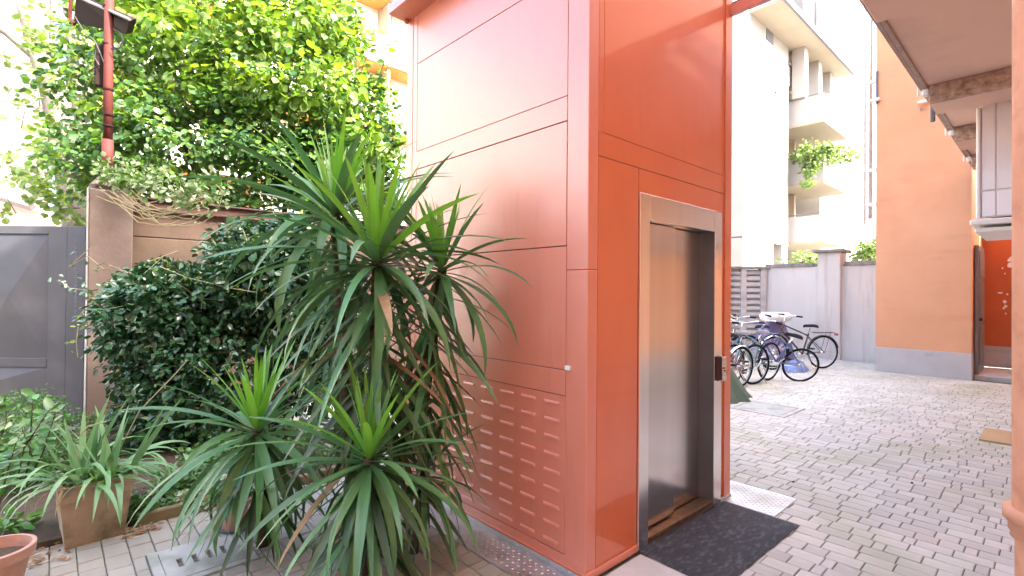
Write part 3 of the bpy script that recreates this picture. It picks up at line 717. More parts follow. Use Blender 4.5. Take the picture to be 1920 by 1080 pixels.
rel(MB().bbox(.262, .2745, 6.89, 6.99, 0, 2.56, .004).build('lit_edge_strip', M['slat']), pp)  # added pale strip that paints the lit left edge of the pillar
wl_ = empty('planked_wall', (.65, 7.05, 0), 'brown wall of stacked precast planks behind the climbing jasmine', 'wall')
zs = [-.03, .42, .87, 1.30, 1.70, 2.085, 2.385]
for i in range(6):
    for k, (x0, x1) in enumerate(((.655, 2.6), (2.605, 4.6), (4.605, 6.6), (6.605, 8.6))):
        rel(MB().bbox(x0, x1, 6.99+.004*((i+k) % 2), 7.06, zs[i]+.004, zs[i+1]-.003, .007).build('plank', M['plank']), wl_)
rel(MB().box(.66, 8.6, 7.03, 7.10, 0, 2.38).build('backing', M['gap']), wl_)
rel(MB().bbox(.655, 8.6, 6.93, 7.10, 2.39, 2.41, .004).build('beam_flange', M['beam']), wl_)
rel(MB().bbox(.655, 8.6, 6.97, 7.02, 2.41, 2.51, .004).build('beam_web', M['beam']), wl_)
rel(MB().bbox(.655, 8.6, 6.93, 7.10, 2.51, 2.53, .004).build('beam_flange', M['beam']), wl_)

po = empty('lamp_pole', (.43, 6.98, 2.6), 'oxide-red steel pole with cables rising from the gate pillar', 'pole')
pz = [D(201, 330, 5.43), D(202, 262, 5.42), D(203, 150, 5.41), D(206, -90, 5.4)]
rel(MB().tube([pz[0], pz[1]], .052, 14).build('base_sleeve', M['pole'], smooth=True), po)
rel(MB().tube(pz[1:], .043, 14).build('shaft', M['pole'], smooth=True), po)
for y in (14, 84, 168, 215, 236):
    c = D(203, y, 5.41); rel(MB().lathe([(.0435, -.008), (.050, -.008), (.050, .008), (.0435, .008)], 14, c).build('strap', M['lampbox']), po)
rel(MB().tube([D(213, 55, 5.36), D(226, 62, 5.36), D(231, 76, 5.36), D(224, 90, 5.36), D(208, 92, 5.36)], .007, 6).build('cable', M['cable']), po)
rel(MB().tube([D(140, 30, 5.3), D(158, 60, 5.3), D(178, 76, 5.34), D(188, 100, 5.35), D(196, 120, 5.38)], .006, 6).build('cable', M['cable']), po)
rel(MB().tube([D(193, 78, 5.36), D(181, 92, 5.36), D(178, 108, 5.36), D(186, 122, 5.36), D(172, 130, 5.36)], .006, 6).build('cable', M['cable']), po)
c = D(188, 125, 5.45); rel(MB().bbox(c.x-.05, c.x+.05, c.y-.03, c.y+.05, c.z-.22, c.z+.24, .01).build('junction_box', M['lampbox']), po)
# floodlight box
fl = empty('floodlight', D(190, 25, 5.5), 'brown rectangular floodlight box tilted at the top of the red pole', 'floodlight')
A, B_, Cc, Dd = D(142, -6, 5.62), D(243, 38, 5.25), D(236, 64, 5.70), D(139, 42, 6.08)
bk = FW*.10+Vector((0, 0, .07))
b = MB(); v = [A, B_, Cc, Dd]; v += [p+bk for p in v]
b.add(v, [(0, 1, 2, 3), (7, 6, 5, 4), (0, 4, 5, 1), (1, 5, 6, 2), (2, 6, 7, 3), (3, 7, 4, 0)]); rel(b.build('housing', M['lampbox']), fl)
rel(MB().tube([A+Vector((0, 0, .01)), B_+Vector((0, 0, .01))], .017, 6).build('rim', M['shutter']), fl)
rel(MB().tube([D(133, -10, 5.62), D(131, 35, 5.66), D(140, 45, 5.66)], .02, 6).build('bracket', M['pole']), fl)

# ------------------------------------------------------------------ foliage tools
def leaf_cloud(name, P, A, Nn, L, Wr, mat, parent=None, fold=.12, curl=.12, kind='stuff', keep=True):
    """P base points, A leaf axis, Nn leaf normal, L lengths: one joined mesh of folded oval leaves"""
    P, A, Nn, L = map(np.asarray, (P, A, Nn, L)); n = len(P)
    A = A/np.linalg.norm(A, axis=1, keepdims=True); B = np.cross(A, Nn); B /= (np.linalg.norm(B, axis=1, keepdims=True)+1e-9); Nn = np.cross(B, A)
    prof = [(0, 0, 0), (.5, 0, -fold), (1, 0, -curl-fold*.4), (.30, Wr, 0), (.68, Wr*.86, -curl*.3), (.30, -Wr, 0), (.68, -Wr*.86, -curl*.3)]
    V = np.stack([P+L[:, None]*(a*A+w*B+h*Nn) for a, w, h in prof], 1).reshape(-1, 3)
    F = np.array([(0, 1, 3, 3), (1, 2, 4, 3), (0, 5, 1, 1), (1, 5, 6, 2)])
    faces = []
    tri = np.array([(0, 1, 3), (0, 5, 1)]); quad = np.array([(1, 2, 4, 3), (1, 5, 6, 2)])
    off = (np.arange(n)*7)[:, None, None]
    T = (tri[None]+off).reshape(-1, 3); Q = (quad[None]+off).reshape(-1, 4)
    me = bpy.data.meshes.new(name)
    me.vertices.add(len(V)); me.vertices.foreach_set('co', V.astype(np.float32).ravel())
    loops = np.concatenate([T.ravel(), Q.ravel()]); me.loops.add(len(loops)); me.loops.foreach_set('vertex_index', loops.astype(np.int32))
    st = np.concatenate([np.arange(len(T))*3, len(T)*3+np.arange(len(Q))*4]); me.polygons.add(len(st)); me.polygons.foreach_set('loop_start', st.astype(np.int32))
    me.update(calc_edges=True); me.validate()
    me.materials.append(mat)
    o = bpy.data.objects.new(name, me); COL.objects.link(o)
    if parent is not None: rel(o, parent)
    if kind: o['kind'] = kind
    return o
def unit(n): v = rng.normal(size=(n, 3)); return v/np.linalg.norm(v, axis=1, keepdims=True)
def clusters(blobs, per, csize, leafL, shell=.55, upbias=.5, front=None, droop=.25, cscale=None):
    """blobs: (centre, (rx, ry, rz)); returns leaf data for clumps spread near the blobs' surfaces"""
    Ps, As, Ns, Ls = [], [], [], []
    for c, rad, ncl in blobs:
        c = np.array(c); rad = np.array(rad)
        d = unit(ncl)
        t = shell+(1-shell)*rng.random((ncl, 1))**.6
        cc = c+d*rad*t
        for k in range(ncl):
            m = int(per*rng.uniform(.5, 1.5)); q = unit(m)*csize*rng.uniform(.3, 1.1, (m, 1))*rng.uniform(.7, 1.4)
            q[:, 2] *= .6
            Ps.append(cc[k]+q)
            a = q/csize*.8+d[k]*.5+unit(m)*.7; a[:, 2] -= droop; As.append(a)
            nn = unit(m)*.55+d[k]*.35; nn[:, 2] += upbias; Ns.append(nn)
            Ls.append(leafL*rng.uniform(.6, 1.3, m))
    return np.concatenate(Ps), np.concatenate(As), np.concatenate(Ns), np.concatenate(Ls)

# ------------------------------------------------------------------ big hazel-like tree behind the wall
tr = empty('broadleaf_tree', (2.5, 10, 0), 'dense bright green broadleaf tree spilling above the planked wall', 'tree')
tb_ = MB()
base = Vector((2.9, 10.2, 0))
for i in range(7):
    e = D(*random.choice([(300, 150), (430, 60), (560, 120), (640, 250), (230, 280), (480, 260), (700, 200)]), random.uniform(8.6, 10.4)); s = base+Vector((random.uniform(-.3, .3), random.uniform(-.3, .3), 0))
    mid = s.lerp(e, .5)+Vector((random.uniform(-.3, .3), random.uniform(-.3, .3), .3))
    tb_.tube([s, s.lerp(mid, .5)+Vector((0, 0, .15)), mid, e], [.09, .07, .05, .015], 7)
rel(tb_.build('trunk', M['twig'], smooth=True), tr)
B1 = [(D(430, 60, 9.4), (2.3, 1.7, 1.8), 230), (D(300, 190, 8.9), (1.7, 1.3, 1.5), 170), (D(560, 190, 9.2), (1.7, 1.4, 1.8), 190), (D(655, 270, 9.3), (1.05, 1.0, 1.2), 100),
      (D(430, 290, 8.8), (2.0, 1.2, 1.2), 190), (D(215, 300, 8.2), (.8, .7, .75), 60), (D(275, 80, 9.8), (1.2, 1.2, 1.3), 85), (D(620, 330, 8.9), (1.3, .8, .7), 90), (D(560, 20, 9.6), (1.2, 1., 1.), 80), (D(620, 60, 9.6), (.6, .6, .9), 30)]
P, A, Nn, L = clusters(B1, 27, .27, .105, .45, .5)
P[:, 1] = np.maximum(P[:, 1], 7.25)
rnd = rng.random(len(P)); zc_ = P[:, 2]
brt = rnd < np.clip((zc_-4.2)/3.4, .04, .50); drk = (~brt) & (rnd > np.clip(.32+(zc_-3.0)*.13, .25, .92))  # leaf tint picked by height: paints a sunlit top and a shaded bottom
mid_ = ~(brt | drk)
for nm, msk, mt_ in (('crown', mid_, 'crown'), ('crown_sunlit_tint', brt, 'crown_sunlit'), ('inner_foliage', drk, 'crown_shaded')):  # the dark set gathers low in the crown, standing in for shade
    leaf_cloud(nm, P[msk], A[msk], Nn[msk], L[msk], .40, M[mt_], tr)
B2 = [(D(x, y, d), (rx, .35, rz), n) for x, y, d, rx, rz, n in ((330, 60, 8.2, .7, .4, 20), (470, 50, 8.2, .8, .45, 26), (520, 170, 8.2, .6, .35, 18), (400, 150, 8.1, .6, .3, 15), (620, 150, 8.4, .6, .5, 20), (250, 200, 8.0, .5, .4, 12), (600, 30, 8.6, .6, .4, 16), (300, 10, 8.4, .8, .3, 14), (690, 250, 8.6, .35, .4, 10))]
P, A, Nn, L = clusters(B2, 13, .27, .140, .2, .5, droop=.45)
leaf_cloud('outer_leaves', P, A, Nn, L, .42, M['crown_sunlit'], tr)
# sprigs that stick out of the crown on the right
SP, SA, SN, SL = [], [], [], []
tw2 = MB()
for (x0, y0, x1, y1) in ((660, 190, 705, 60), (690, 210, 735, 78), (600, 60, 640, -10), (700, 300, 752, 262), (640, 120, 668, 40), (700, 250, 748, 230), (560, 40, 590, -20), (150, 330, 70, 270), (140, 390, 60, 330), (130, 280, 85, 215), (330, 60, 345, -30), (690, 380, 745, 340)):
    a, b_ = D(x0, y0, 9.1), D(x1, y1, 8.9); tw2.tube([a, a.lerp(b_, .5)+Vector((0, 0, .05)), b_], [.012, .009, .004], 5)
    for t in np.linspace(.15, 1, 13):
        p = a.lerp(b_, t)
        for s_ in (-1, 1):
            SP.append(p); SA.append((b_-a).normalized()*.5+RT*s_*.7+Vector((0, 0, -.25))+Vector(unit(1)[0])*.3); SN.append(Vector((0, -.5, .6))+Vector(unit(1)[0])*.5); SL.append(random.uniform(.10, .17))
tag(rel(tw2.build('twig', M['twig']), tr), kind='stuff'); leaf_cloud('sprig_leaves', np.array(SP), np.array(SA), np.array(SN), np.array(SL), .42, M['crown_sunlit'], tr)

# plane trees far left
for i, (pts, rs, lab) in enumerate([
   ([D(150, 420, 12), D(118, 250, 12), D(98, 160, 12), D(72, 85, 12), D(40, -40, 12)], [.34, .27, .26, .24, .2], 'mottled plane tree trunk leaning left at far left behind the gate'),
   ([D(172, 420, 14), D(158, 200, 14), D(146, 90, 14), D(130, -60, 14)], [.30, .27, .25, .22], 'upright pale plane tree trunk just left of the red pole')]):
    t = empty('plane_tree', (pts[0].x, pts[0].y, 0), lab, 'tree')
    gpt = Vector((pts[0].x+.1, pts[0].y, 0))
    rel(MB().tube([gpt]+pts, [rs[0]+.08]+rs, 12).build('trunk', M['bark'], smooth=True), t)
    if i == 0:
        rel(MB().tube([D(84, 120, 12), D(50, 92, 11.8), D(15, 62, 11.6), D(-60, 20, 11.5)], [.13, .11, .1, .08], 8).build('limb', M['bark'], smooth=True), t)
        rel(MB().tube([D(112, 190, 12), D(125, 170, 12), D(135, 165, 12)], [.09, .07, .05], 8).build('limb', M['bark'], smooth=True), t)
        bl = [(D(x, y, d), (r, r*.8, r*.5), n) for x, y, d, r, n in ((50, 40, 11, .5, 9), (55, 75, 11, .55, 10), (95, 95, 11.2, .35, 5), (20, 120, 11, .45, 6), (15, 175, 11, .45, 6), (40, 240, 11, .5, 5), (25, 330, 10.5, .6, 9), (90, 20, 11, .4, 5), (80, 240, 11, .3, 3), (60, 300, 10.5, .5, 7), (5, 290, 11, .4, 5), (95, 290, 10, .5, 10), (30, 400, 10, .5, 5), (110, 380, 9.5, .6, 14), (75, 345, 10, .5, 9))]
    else:
        bl = [(D(x, y, d), (r, r*.8, r*.6), n) for x, y, d, r, n in ((160, 300, 11, .8, 20), (120, 330, 10.5, .8, 20), (150, 390, 9.5, .6, 16), (75, 200, 12, .4, 4), (110, 60, 13, .4, 3))]
    bl = [(c, r_, max(2, int(n*.5))) for c, r_, n in bl]
    P, A, Nn, L = clusters(bl, 10, .2, .13, .1, .4)
    leaf_cloud('crown', P, A, Nn, L, .46, M['planeleaf'], t)
    tws = MB()
    for c, rad, n in bl: tws.tube([c, c+Vector((random.uniform(-.5, .3), random.uniform(-.3, .3), random.uniform(-.1, .4)))], [.012, .006], 4)
    tag(rel(tws.build('twig', M['twig']), t), kind='stuff')

# shrubs beyond the back wall and balcony plants
def bush(name, c, rad, ncl, leafL, mat, label, cat='shrub', per=14, cs=.2, group=None, base=None):
    t = empty(name, base or (c[0], c[1], 0), label, cat, group)
    P, A, Nn, L = clusters([(c, rad, ncl)], per, cs, leafL, .3, .4); leaf_cloud('foliage', P, A, Nn, L, .4, M[mat], t)
    return t
bt = bush('garden_shrub', D(1503, 497, 20), (.7, .6, .55), 34, .16, 'planeleaf', 'green shrub showing above the back wall left of its pillar', per=12, cs=.22)
rel(MB().tube([(bt.location.x, bt.location.y, 0), D(1505, 480, 20)], .08, 6).build('stem', M['twig']), bt)
bt = bush('garden_shrub', D(1636, 480, 18), (.5, .5, .7), 34, .18, 'planeleaf', 'yellowish green shrub above the back wall beside the orange wing', per=12, cs=.25)
rel(MB().tube([(bt.location.x, bt.location.y, 0), D(1628, 480, 18)], .08, 6).build('stem', M['twig']), bt)
bp = empty('balcony_creeper', (28, 7.75, 8.4), 'pale green creeper hanging over the middle white balcony', 'creeper')
bl = [(D(x, y, d), (r, r, r*.7), n) for x, y, d, r, n in ((1500, 292, 25.5, .5, 14), (1520, 285, 24.5, .6, 22), (1545, 280, 24.3, .5, 16), (1520, 305, 24.5, .4, 14), (1517, 325, 24.5, .25, 8), (1515, 343, 24.5, .15, 4), (1565, 290, 25, .5, 12), (1590, 292, 26.5, .55, 14), (1558, 300, 24.6, .3, 6))]
P, A, Nn, L = clusters(bl, 14, .25, .16, .2, .3); leaf_cloud('foliage', P, A, Nn, L, .42, M['planeleaf'], bp)
bt = bush('balcony_plant', (30.2, 8.2, 11.6), (1.3, .3, .35), 20, .15, 'ivy', 'faint pale plants along the upper white balcony rail', 'plant', per=8, base=(30.2, 8.2, 11.3))

# ------------------------------------------------------------------ climbing jasmine on the wall
jm = empty('climbing_jasmine', (1.2, 6.2, 0), 'dense dark green climbing jasmine bush mounded against the planked wall', 'climber')
blobs = [(D(360, 590, 4.9), (.80, .5, .50), 260), (D(310, 560, 4.9), (.45, .4, .33), 130), (D(490, 520, 4.9), (.5, .4, .38), 150), (D(285, 660, 4.9), (.34, .4, .50), 130), (D(440, 700, 4.9), (.85, .5, .75), 240), (D(330, 780, 4.8), (.5, .4, .40), 110), (D(590, 580, 5.1), (.5, .4, .6), 110), (D(232, 560, 4.8), (.14, .2, .16), 18), (D(475, 446, 5.15), (.34, .18, .13), 40), (D(545, 440, 5.2), (.3, .2, .2), 40), (D(420, 470, 5.1), (.25, .2, .10), 20), (D(620, 700, 5.1), (.5, .4, .7), 80)]
P, A, Nn, L = clusters(blobs, 15, .10, .062, .72, .55, droop=.3)
ok = (P[:, 1] < 6.95) & (P[:, 2] > .03)
P, A, Nn, L = P[ok], A[ok], Nn[ok], L[ok]
Pc, Ac, Nc, Lc = clusters([(c, (r_[0]*.8, r_[1]*.8, r_[2]*.85), int(n*.55)) for c, r_, n in blobs], 9, .14, .10, .3, .3)
okc = (Pc[:, 1] < 6.95) & (Pc[:, 2] > .05); leaf_cloud('inner_foliage', Pc[okc], Ac[okc], Nc[okc], Lc[okc], .36, M['jas'], jm)
newl = rng.random(len(P)) < .05
leaf_cloud('foliage', P[~newl], A[~newl], Nn[~newl], L[~newl], .27, M['jas'], jm)
leaf_cloud('new_leaves', P[newl], A[newl], Nn[newl], L[newl]*.8, .27, M['jasy'], jm)
stems = MB()
for i in range(26):
    a = D(random.uniform(210, 560), random.uniform(470, 800), 4.75); stems.tube([a, a+Vector((random.uniform(-.25, .25), -.08, random.uniform(-.05, .25))), a+Vector((random.uniform(-.5, .5), -.1, random.uniform(-.1, .2)))], .0035, 4)
tag(rel(stems.build('stem', M['stem']), jm), kind='stuff')
inner = MB().tube([D(420, 880, 5.25), D(420, 700, 5.3), D(400, 560, 5.3)], [.05, .04, .02], 6); rel(inner.build('trunk', M['twig']), jm)
# sparse sprigs hanging left over gate and up along the beam
def vine(pts, n, leafL, wr, mat, root, dens=2, r=.004, jit=.05, leafname='leaves'):
    pts = [Vector(p) for p in pts]; b = MB(); b.tube(pts, r, 5); rel(b.build('stem', M['stem']), root)
    P, A, Nn, L = [], [], [], []
    for i in range(n):
        t = random.random()*(len(pts)-1); k = min(int(t), len(pts)-2); p = pts[k].lerp(pts[k+1], t-k)
        P.append(p+Vector(rng.normal(size=3)*jit)); A.append(Vector(unit(1)[0])+Vector((0, 0, -.3))); Nn.append(Vector((-.3, -.5, .7))+Vector(unit(1)[0])*.5); L.append(leafL*random.uniform(.6, 1.2))
    leaf_cloud(leafname, np.array(P), np.array(A), np.array(Nn), np.array(L), wr, M[mat], root)
vine([D(215, 540, 4.8), D(170, 545, 4.8), D(130, 540, 4.8), D(110, 525, 4.8)], 34, .06, .32, 'jas', jm, jit=.045)
vine([D(190, 555, 4.8), D(150, 590, 4.8), D(143, 640, 4.8), D(146, 670, 4.8)], 16, .045, .34, 'jasy', jm, jit=.03)
vine([D(225, 500, 4.8), D(195, 505, 4.8), D(165, 480, 4.8), D(130, 500, 4.8), D(180, 455, 4.8)], 12, .05, .32, 'jas', jm, jit=.04)
# ivy with pale tangled vines on top of the wall
iv = empty('trailing_ivy', (.9, 6.9, 2.5), 'pale variegated ivy with tangled stems trailing over the pillar and beam', 'ivy')
blobs = [(D(205, 330, 5.3), (.16, .2, .10), 20), (D(262, 338, 5.25), (.26, .25, .14), 44), (D(310, 355, 5.2), (.35, .25, .20), 65), (D(370, 370, 5.2), (.25, .2, .16), 36), (D(250, 318, 5.4), (.35, .3, .14), 34), (D(400, 350, 5.3), (.2, .2, .2), 20)]
blobs = [(c, (r_[0]*.95, r_[1]*.9, r_[2]*.85), int(n*.62)) for c, r_, n in blobs]
P, A, Nn, L = clusters(blobs, 8, .08, .055, .2, .5)
k = rng.random(len(P)); leaf_cloud('foliage', P[k < .55], A[k < .55], Nn[k < .55], L[k < .55], .40, M['ivy'], iv)
leaf_cloud('green_leaves', P[k >= .55], A[k >= .55], Nn[k >= .55], L[k >= .55], .40, M['crown'], iv)
for i in range(14):
    x0 = random.uniform(180, 260); y0 = random.uniform(345, 375); x1 = random.uniform(330, 410); y1 = random.uniform(350, 420); sag = random.uniform(10, 55)
    pts = [D(x0+(x1-x0)*t, y0+(y1-y0)*t+sag*math.sin(t*math.pi)+random.uniform(-4, 4), 5.05) for t in np.linspace(0, 1, 9)]
    rel(MB().tube(pts, .0042, 5).build('stem', M['stem']), iv)
vine([D(405, 345, 5.1), D(418, 360, 5.1), D(412, 385, 5.1), D(395, 400, 5.1), D(370, 405, 5.1)], 14, .045, .4, 'ivy', iv)
vine([D(455, 430, 4.75), D(470, 470, 4.7), D(480, 520, 4.7), D(500, 570, 4.7)], 60, .04, .4, 'jasy', iv, jit=.06)
vine([D(300, 500, 4.6), D(350, 520, 4.55), D(430, 540, 4.5), D(480, 548, 4.5)], 40, .035, .4, 'jasy', iv, jit=.04)
vine([D(560, 440, 4.9), D(520, 450, 4.9), D(480, 470, 4.8)], 60, .05, .4, 'ivy', iv, jit=.10)

# ------------------------------------------------------------------ yuccas
def blade(e0, bend, L, Wd, twist=0., seg=9):
    v = []; f = []; x = z = 0.; ds = L/seg
    for i in range(seg+1):
        s = i/seg; a = R(e0-bend*s**1.4)
        w = Wd/2*min(1, .50+1.9*s)*max(0, 1-s**2.6)**.9 + .0008
        nx, nz = -math.sin(a), math.cos(a)
        cz = .30*w
        tw_ = twist*s
        ct, st = math.cos(tw_), math.sin(tw_)
        v += [(x+nx*w*st, w*ct, z+nz*w*st), (x-nx*cz, 0, z-nz*cz), (x-nx*w*st, -w*ct, z-nz*w*st)]
        if i < seg: x += math.cos(a)*ds; z += math.sin(a)*ds
    for i in range(seg):
        a = i*3; f += [(a, a+1, a+4, a+3), (a+1, a+2, a+5, a+4)]
    return v, f, (x, z)
BL = {}
def blade_mesh(kind, ce, cb, var, matn, Lr=1.0, Wd=.058):
    key = (kind, ce, cb, var, matn)
    if key not in BL:
        v, f, tip = blade(ce, cb, Lr, Wd, random.uniform(-.7, .7))
        me = bpy.data.meshes.new('leaf'); me.from_pydata(v, [], f); me.update(); me.polygons.foreach_set('use_smooth', [True]*len(me.polygons)); me.materials.append(M[matn])
        BL[key] = (me, tip)
    return BL[key]
LEAFCOUNT = {}
def add_leaf(root, org, az, e0, bend, L, matn, wscale=1., wall=True, Wd=.075):
    ce = int(round(e0/6.))*6; cb = int(round(bend/10.))*10
    me, tip = blade_mesh('b', ce, cb, random.randrange(3), matn, 1.0, Wd)
    tx = org.x+math.cos(az)*tip[0]*L; ty = org.y+math.sin(az)*tip[0]*L; tz = org.z+tip[1]*L
    if wall and tx > TX0-.02 and ty > TY0-.1: return False
    if tz < .01 and e0 < 40: L *= max(.3, (org.z-.01)/(org.z-tz))
    k_ = LEAFCOUNT.setdefault(root.name, [0, MB()]); k_[0] += 1
    if k_[0] > 300:
        mx_ = Matrix.LocRotScale(org-root.location, Vector((0, 0, 0)), Vector((1, 1, 1))) if False else Matrix.Translation(org-root.location) @ Matrix.Rotation(az, 4, 'Z') @ Matrix.Scale(L, 4)
        k_[1].add([mx_ @ v_.co for v_ in me.vertices], [tuple(p_.vertices) for p_ in me.polygons]); return True
    o = bpy.data.objects.new('leaf', me); COL.objects.link(o); o.parent = root
    o.location = org-root.location; o.rotation_euler = (random.uniform(-.15, .15), 0, az); o.scale = (L, L*wscale if wscale != 1. else L, L)
    return True
def head(root, org, n, L, lean=Vector((0, 0, 1)), skirt=0, stem_to=None, mat_y='yy', mat_m='ym', emin=-35, old='yo', Wd=.072):
    ga = 2.399963; a0 = random.uniform(0, 6.28)
    for i in range(n):
        t = i/(n-1)
        for tries in range(6):
            az = a0+i*ga+random.uniform(-.25, .25)+tries*.6
            e = 88-(88-emin)*t**1.05+random.uniform(-7, 7); bend = 5+72*t**1.3+random.uniform(0, 26*t+2)
            m_ = mat_y if t < .36+random.uniform(-.1, .1) else mat_m
            l = L*(.62+.5*min(1, t*2.2))*random.uniform(.85, 1.08)
            off = Vector((math.cos(az), math.sin(az), 0))*.012*(1+t)+Vector((0, 0, .04-.10*t))
            if add_leaf(root, org+off, az, e, bend, l, m_, Wd=Wd): break
    if skirt and stem_to is not None:
        for i in range(skirt):
            t = (i+.5)/skirt
            for tries in range(6):
                az = a0+i*ga*1.03+random.uniform(-.3, .3)+tries*.6
                p = org.lerp(stem_to, t)+Vector((0, 0, -.03))
                e = random.uniform(-8, -50)-15*t; bend = random.uniform(15, 45)
                m_ = mat_m if random.random() < .75-.45*t else old
                if random.random() < .03+.05*t: m_ = 'dry'
                if add_leaf(root, p+Vector((math.cos(az), math.sin(az), 0))*.02, az, e, bend, L*random.uniform(.6, 1.), m_, Wd=Wd): break

y1 = empty('tall_yucca', (1.40, 2.78, 0), 'tall many-headed yucca with drooping lower leaves against the salmon tower', 'yucca')
H1, H2, H3 = D(708, 484, 2.72), D(628, 398, 3.15), D(830, 500, 2.95)
bs = Vector((1.42, 2.80, .05))
for hd, r_ in ((H1, .030), (H2, .03), (H3, .028)):
    mid = Vector((hd.x*.75+bs.x*.25, hd.y*.75+bs.y*.25, hd.z*.5))
    rel(MB().tube([bs+Vector((random.uniform(-.05, .05), random.uniform(-.05, .05), 0)), mid, hd], [r_+.018, r_+.006, r_], 10).build('trunk', M['ytrunk'], smooth=True), y1)
for hd_, n_, l_ in ((H1, 70, .72), (H2, 64, .72), (H3, 52, .58)): head(y1, hd_, n_, l_, emin=-32, Wd=.073)
head(y1, H1, 0, .74, skirt=104, stem_to=H1+Vector((.03, .06, -1.05)), Wd=.082)
head(y1, H2, 0, .70, skirt=66, stem_to=H2+Vector((.03, 0, -1.05)), Wd=.082)
head(y1, H3, 0, .60, skirt=66, stem_to=H3+Vector((-.06, .1, -1.0)), Wd=.080)
y1i = LEAFCOUNT[y1.name][1].build('inner_leaves', M['ym'], y1, smooth=True); y1i['kind'] = 'stuff'
rel(MB().lathe([(.0, .0), (.15, 0), (.175, .25), (.185, .25), (.185, .27), (.165, .27), (.16, .23), (0, .23)], 24, (1.42, 2.80, .0)).build('pot', M['bplastic'], smooth=False), y1)
y2 = empty('left_yucca', (.80, 3.35, 0), 'medium yucca left of the tall one arching over the drain cover', 'yucca')
H5 = D(482, 805, 2.85); b5 = Vector((.93, 3.16, 0))
rel(MB().tube([b5, b5.lerp(H5, .5)+Vector((.01, .01, 0)), H5], [.036, .03, .024], 10).build('trunk', M['ytrunk'], smooth=True), y2)
head(y2, H5, 58, .60, skirt=62, stem_to=H5+Vector((0, 0, -.40)), emin=-52, Wd=.075)
y3 = empty('low_yucca', (1.2, 2.36, 0), 'low yucca in front of the tall one with broad drooping leaves', 'yucca')
H4 = D(692, 858, 2.42); b3 = Vector((1.19, 2.40, 0))
rel(MB().tube([b3, b3.lerp(H4, .5), H4], [.034, .028, .024], 10).build('trunk', M['ytrunk'], smooth=True), y3)
head(y3, H4, 56, .58, skirt=72, stem_to=H4+Vector((0, 0, -.42)), emin=-55, Wd=.078)
y4 = empty('small_yucca', (1.62, 2.62, 0), 'small dark yucca close to the louvred panel of the tower', 'yucca')
H6 = D(795, 880, 2.9)
rel(MB().tube([Vector((H6.x-.05, H6.y+.02, 0)), H6], [.026, .02], 8).build('trunk', M['ytrunk'], smooth=True), y4)
head(y4, H6, 34, .50, skirt=14, stem_to=H6+Vector((0, 0, -.2)), mat_y='ym', emin=-35, Wd=.07)

# small terracotta pot with saucer
sp = empty('terracotta_pot', (.86, 3.50, 0), 'small terracotta pot standing in a green saucer under the left yucca', 'pot')
MB().lathe([(0, .012), (.062, .012), (.085, .15), (.094, .15), (.094, .185), (.080, .185), (.078, .16), (0, .16)], 24).build('pot', M['terra'], sp)
MB().lathe([(0, .004), (.085, .004), (.105, .03), (.100, .03), (.082, .010), (0, .010)], 24).build('saucer', M['saucer'], sp)
MB().lathe([(0, .165), (.078, .162)], 20).build('soil', M['soil'], sp)
P, A, Nn, L = clusters([(Vector((.86, 3.50, .24)), (.11, .11, .08), 16)], 8, .05, .05, .1, .5); leaf_cloud('foliage', P, A, Nn, L, .42, M['gcover'], sp)

# ------------------------------------------------------------------ square planter with strap-leaved plant
pt = empty('square_planter', (.20, 3.99, 0), 'weathered square terracotta planter on the paving', 'planter')
pt.rotation_euler.z = R(4)
def planter():
    b = MB(); h = .36
    def ring(s, z):
        s *= 1.09; return [(-s, -s, z), (s, -s, z), (s, s, z), (-s, s, z)]
    v = ring(.125, 0)+ring(.150, .27)+ring(.158, .272)+ring(.160, h)+ring(.138, h)+ring(.132, h-.05)
    f = [(0, 3, 2, 1)]
    for k in range(5): f += [(k*4+i, k*4+(i+1) % 4, k*4+4+(i+1) % 4, k*4+4+i) for i in range(4)]
    f.append((20, 21, 22, 23)); return b.add(v, f)
planter().build('box', M['terrao'], pt)
MB().box(-.131, .131, -.131, .131, .25, .288).build('soil', M['soil'], pt)
ag = empty('agapanthus', (.20, 3.99, .29), 'sprawling strap-leaved plant with dry brown tips in the square planter', 'plant')
def strap(root, org, az, e, bend, L, m_, Wd=.05):
    return add_leaf(root, org, az, e, bend, L, m_, wall=False, Wd=Wd)
for i in range(96):
    az = random.uniform(0, 6.283); t = random.random(); o_ = Vector((.20+random.uniform(-.10, .10), 3.99+random.uniform(-.10, .10), .29))
    if t < .16: strap(ag, o_, az, random.uniform(62, 80), random.uniform(0, 30), random.uniform(.36, .52), 'aga', .085)
    elif t < .86: strap(ag, o_, az, random.uniform(28, 62), random.uniform(80, 150), random.uniform(.32, .60), 'aga', .066)
    else: strap(ag, o_, az, random.uniform(20, 50), random.uniform(110, 160), random.uniform(.25, .42), 'dry', .04)
for i in range(12): strap(ag, Vector((.235, 3.87, .30)), i*2.4, random.uniform(35, 80), random.uniform(0, 40), random.uniform(.11, .17), 'agab', .16)
for (x0, y0, x1, y1) in ((145, 905, 200, 735), (150, 910, 232, 742), (235, 900, 300, 745), (232, 905, 330, 738)):
    p = D(x0, y0, 3.1); q_ = D(x1, y1, 3.1); d = q_-p
    strap(ag, p, math.atan2(d.y, d.x), math.degrees(math.asin(d.z/d.length)), 10, d.length, 'aga', .085)
rel(MB().tube([D(215, 860, 3.2), D(262, 770, 3.2), D(330, 700, 3.3), D(352, 675, 3.3)], .004, 5).build('dry_stalk', M['stem']), ag)
rel(MB().tube([D(150, 860, 3.0), D(140, 830, 3.0), D(165, 800, 3.0), D(200, 790, 3.0)], .004, 5).build('dry_stalk', M['stem']), ag)
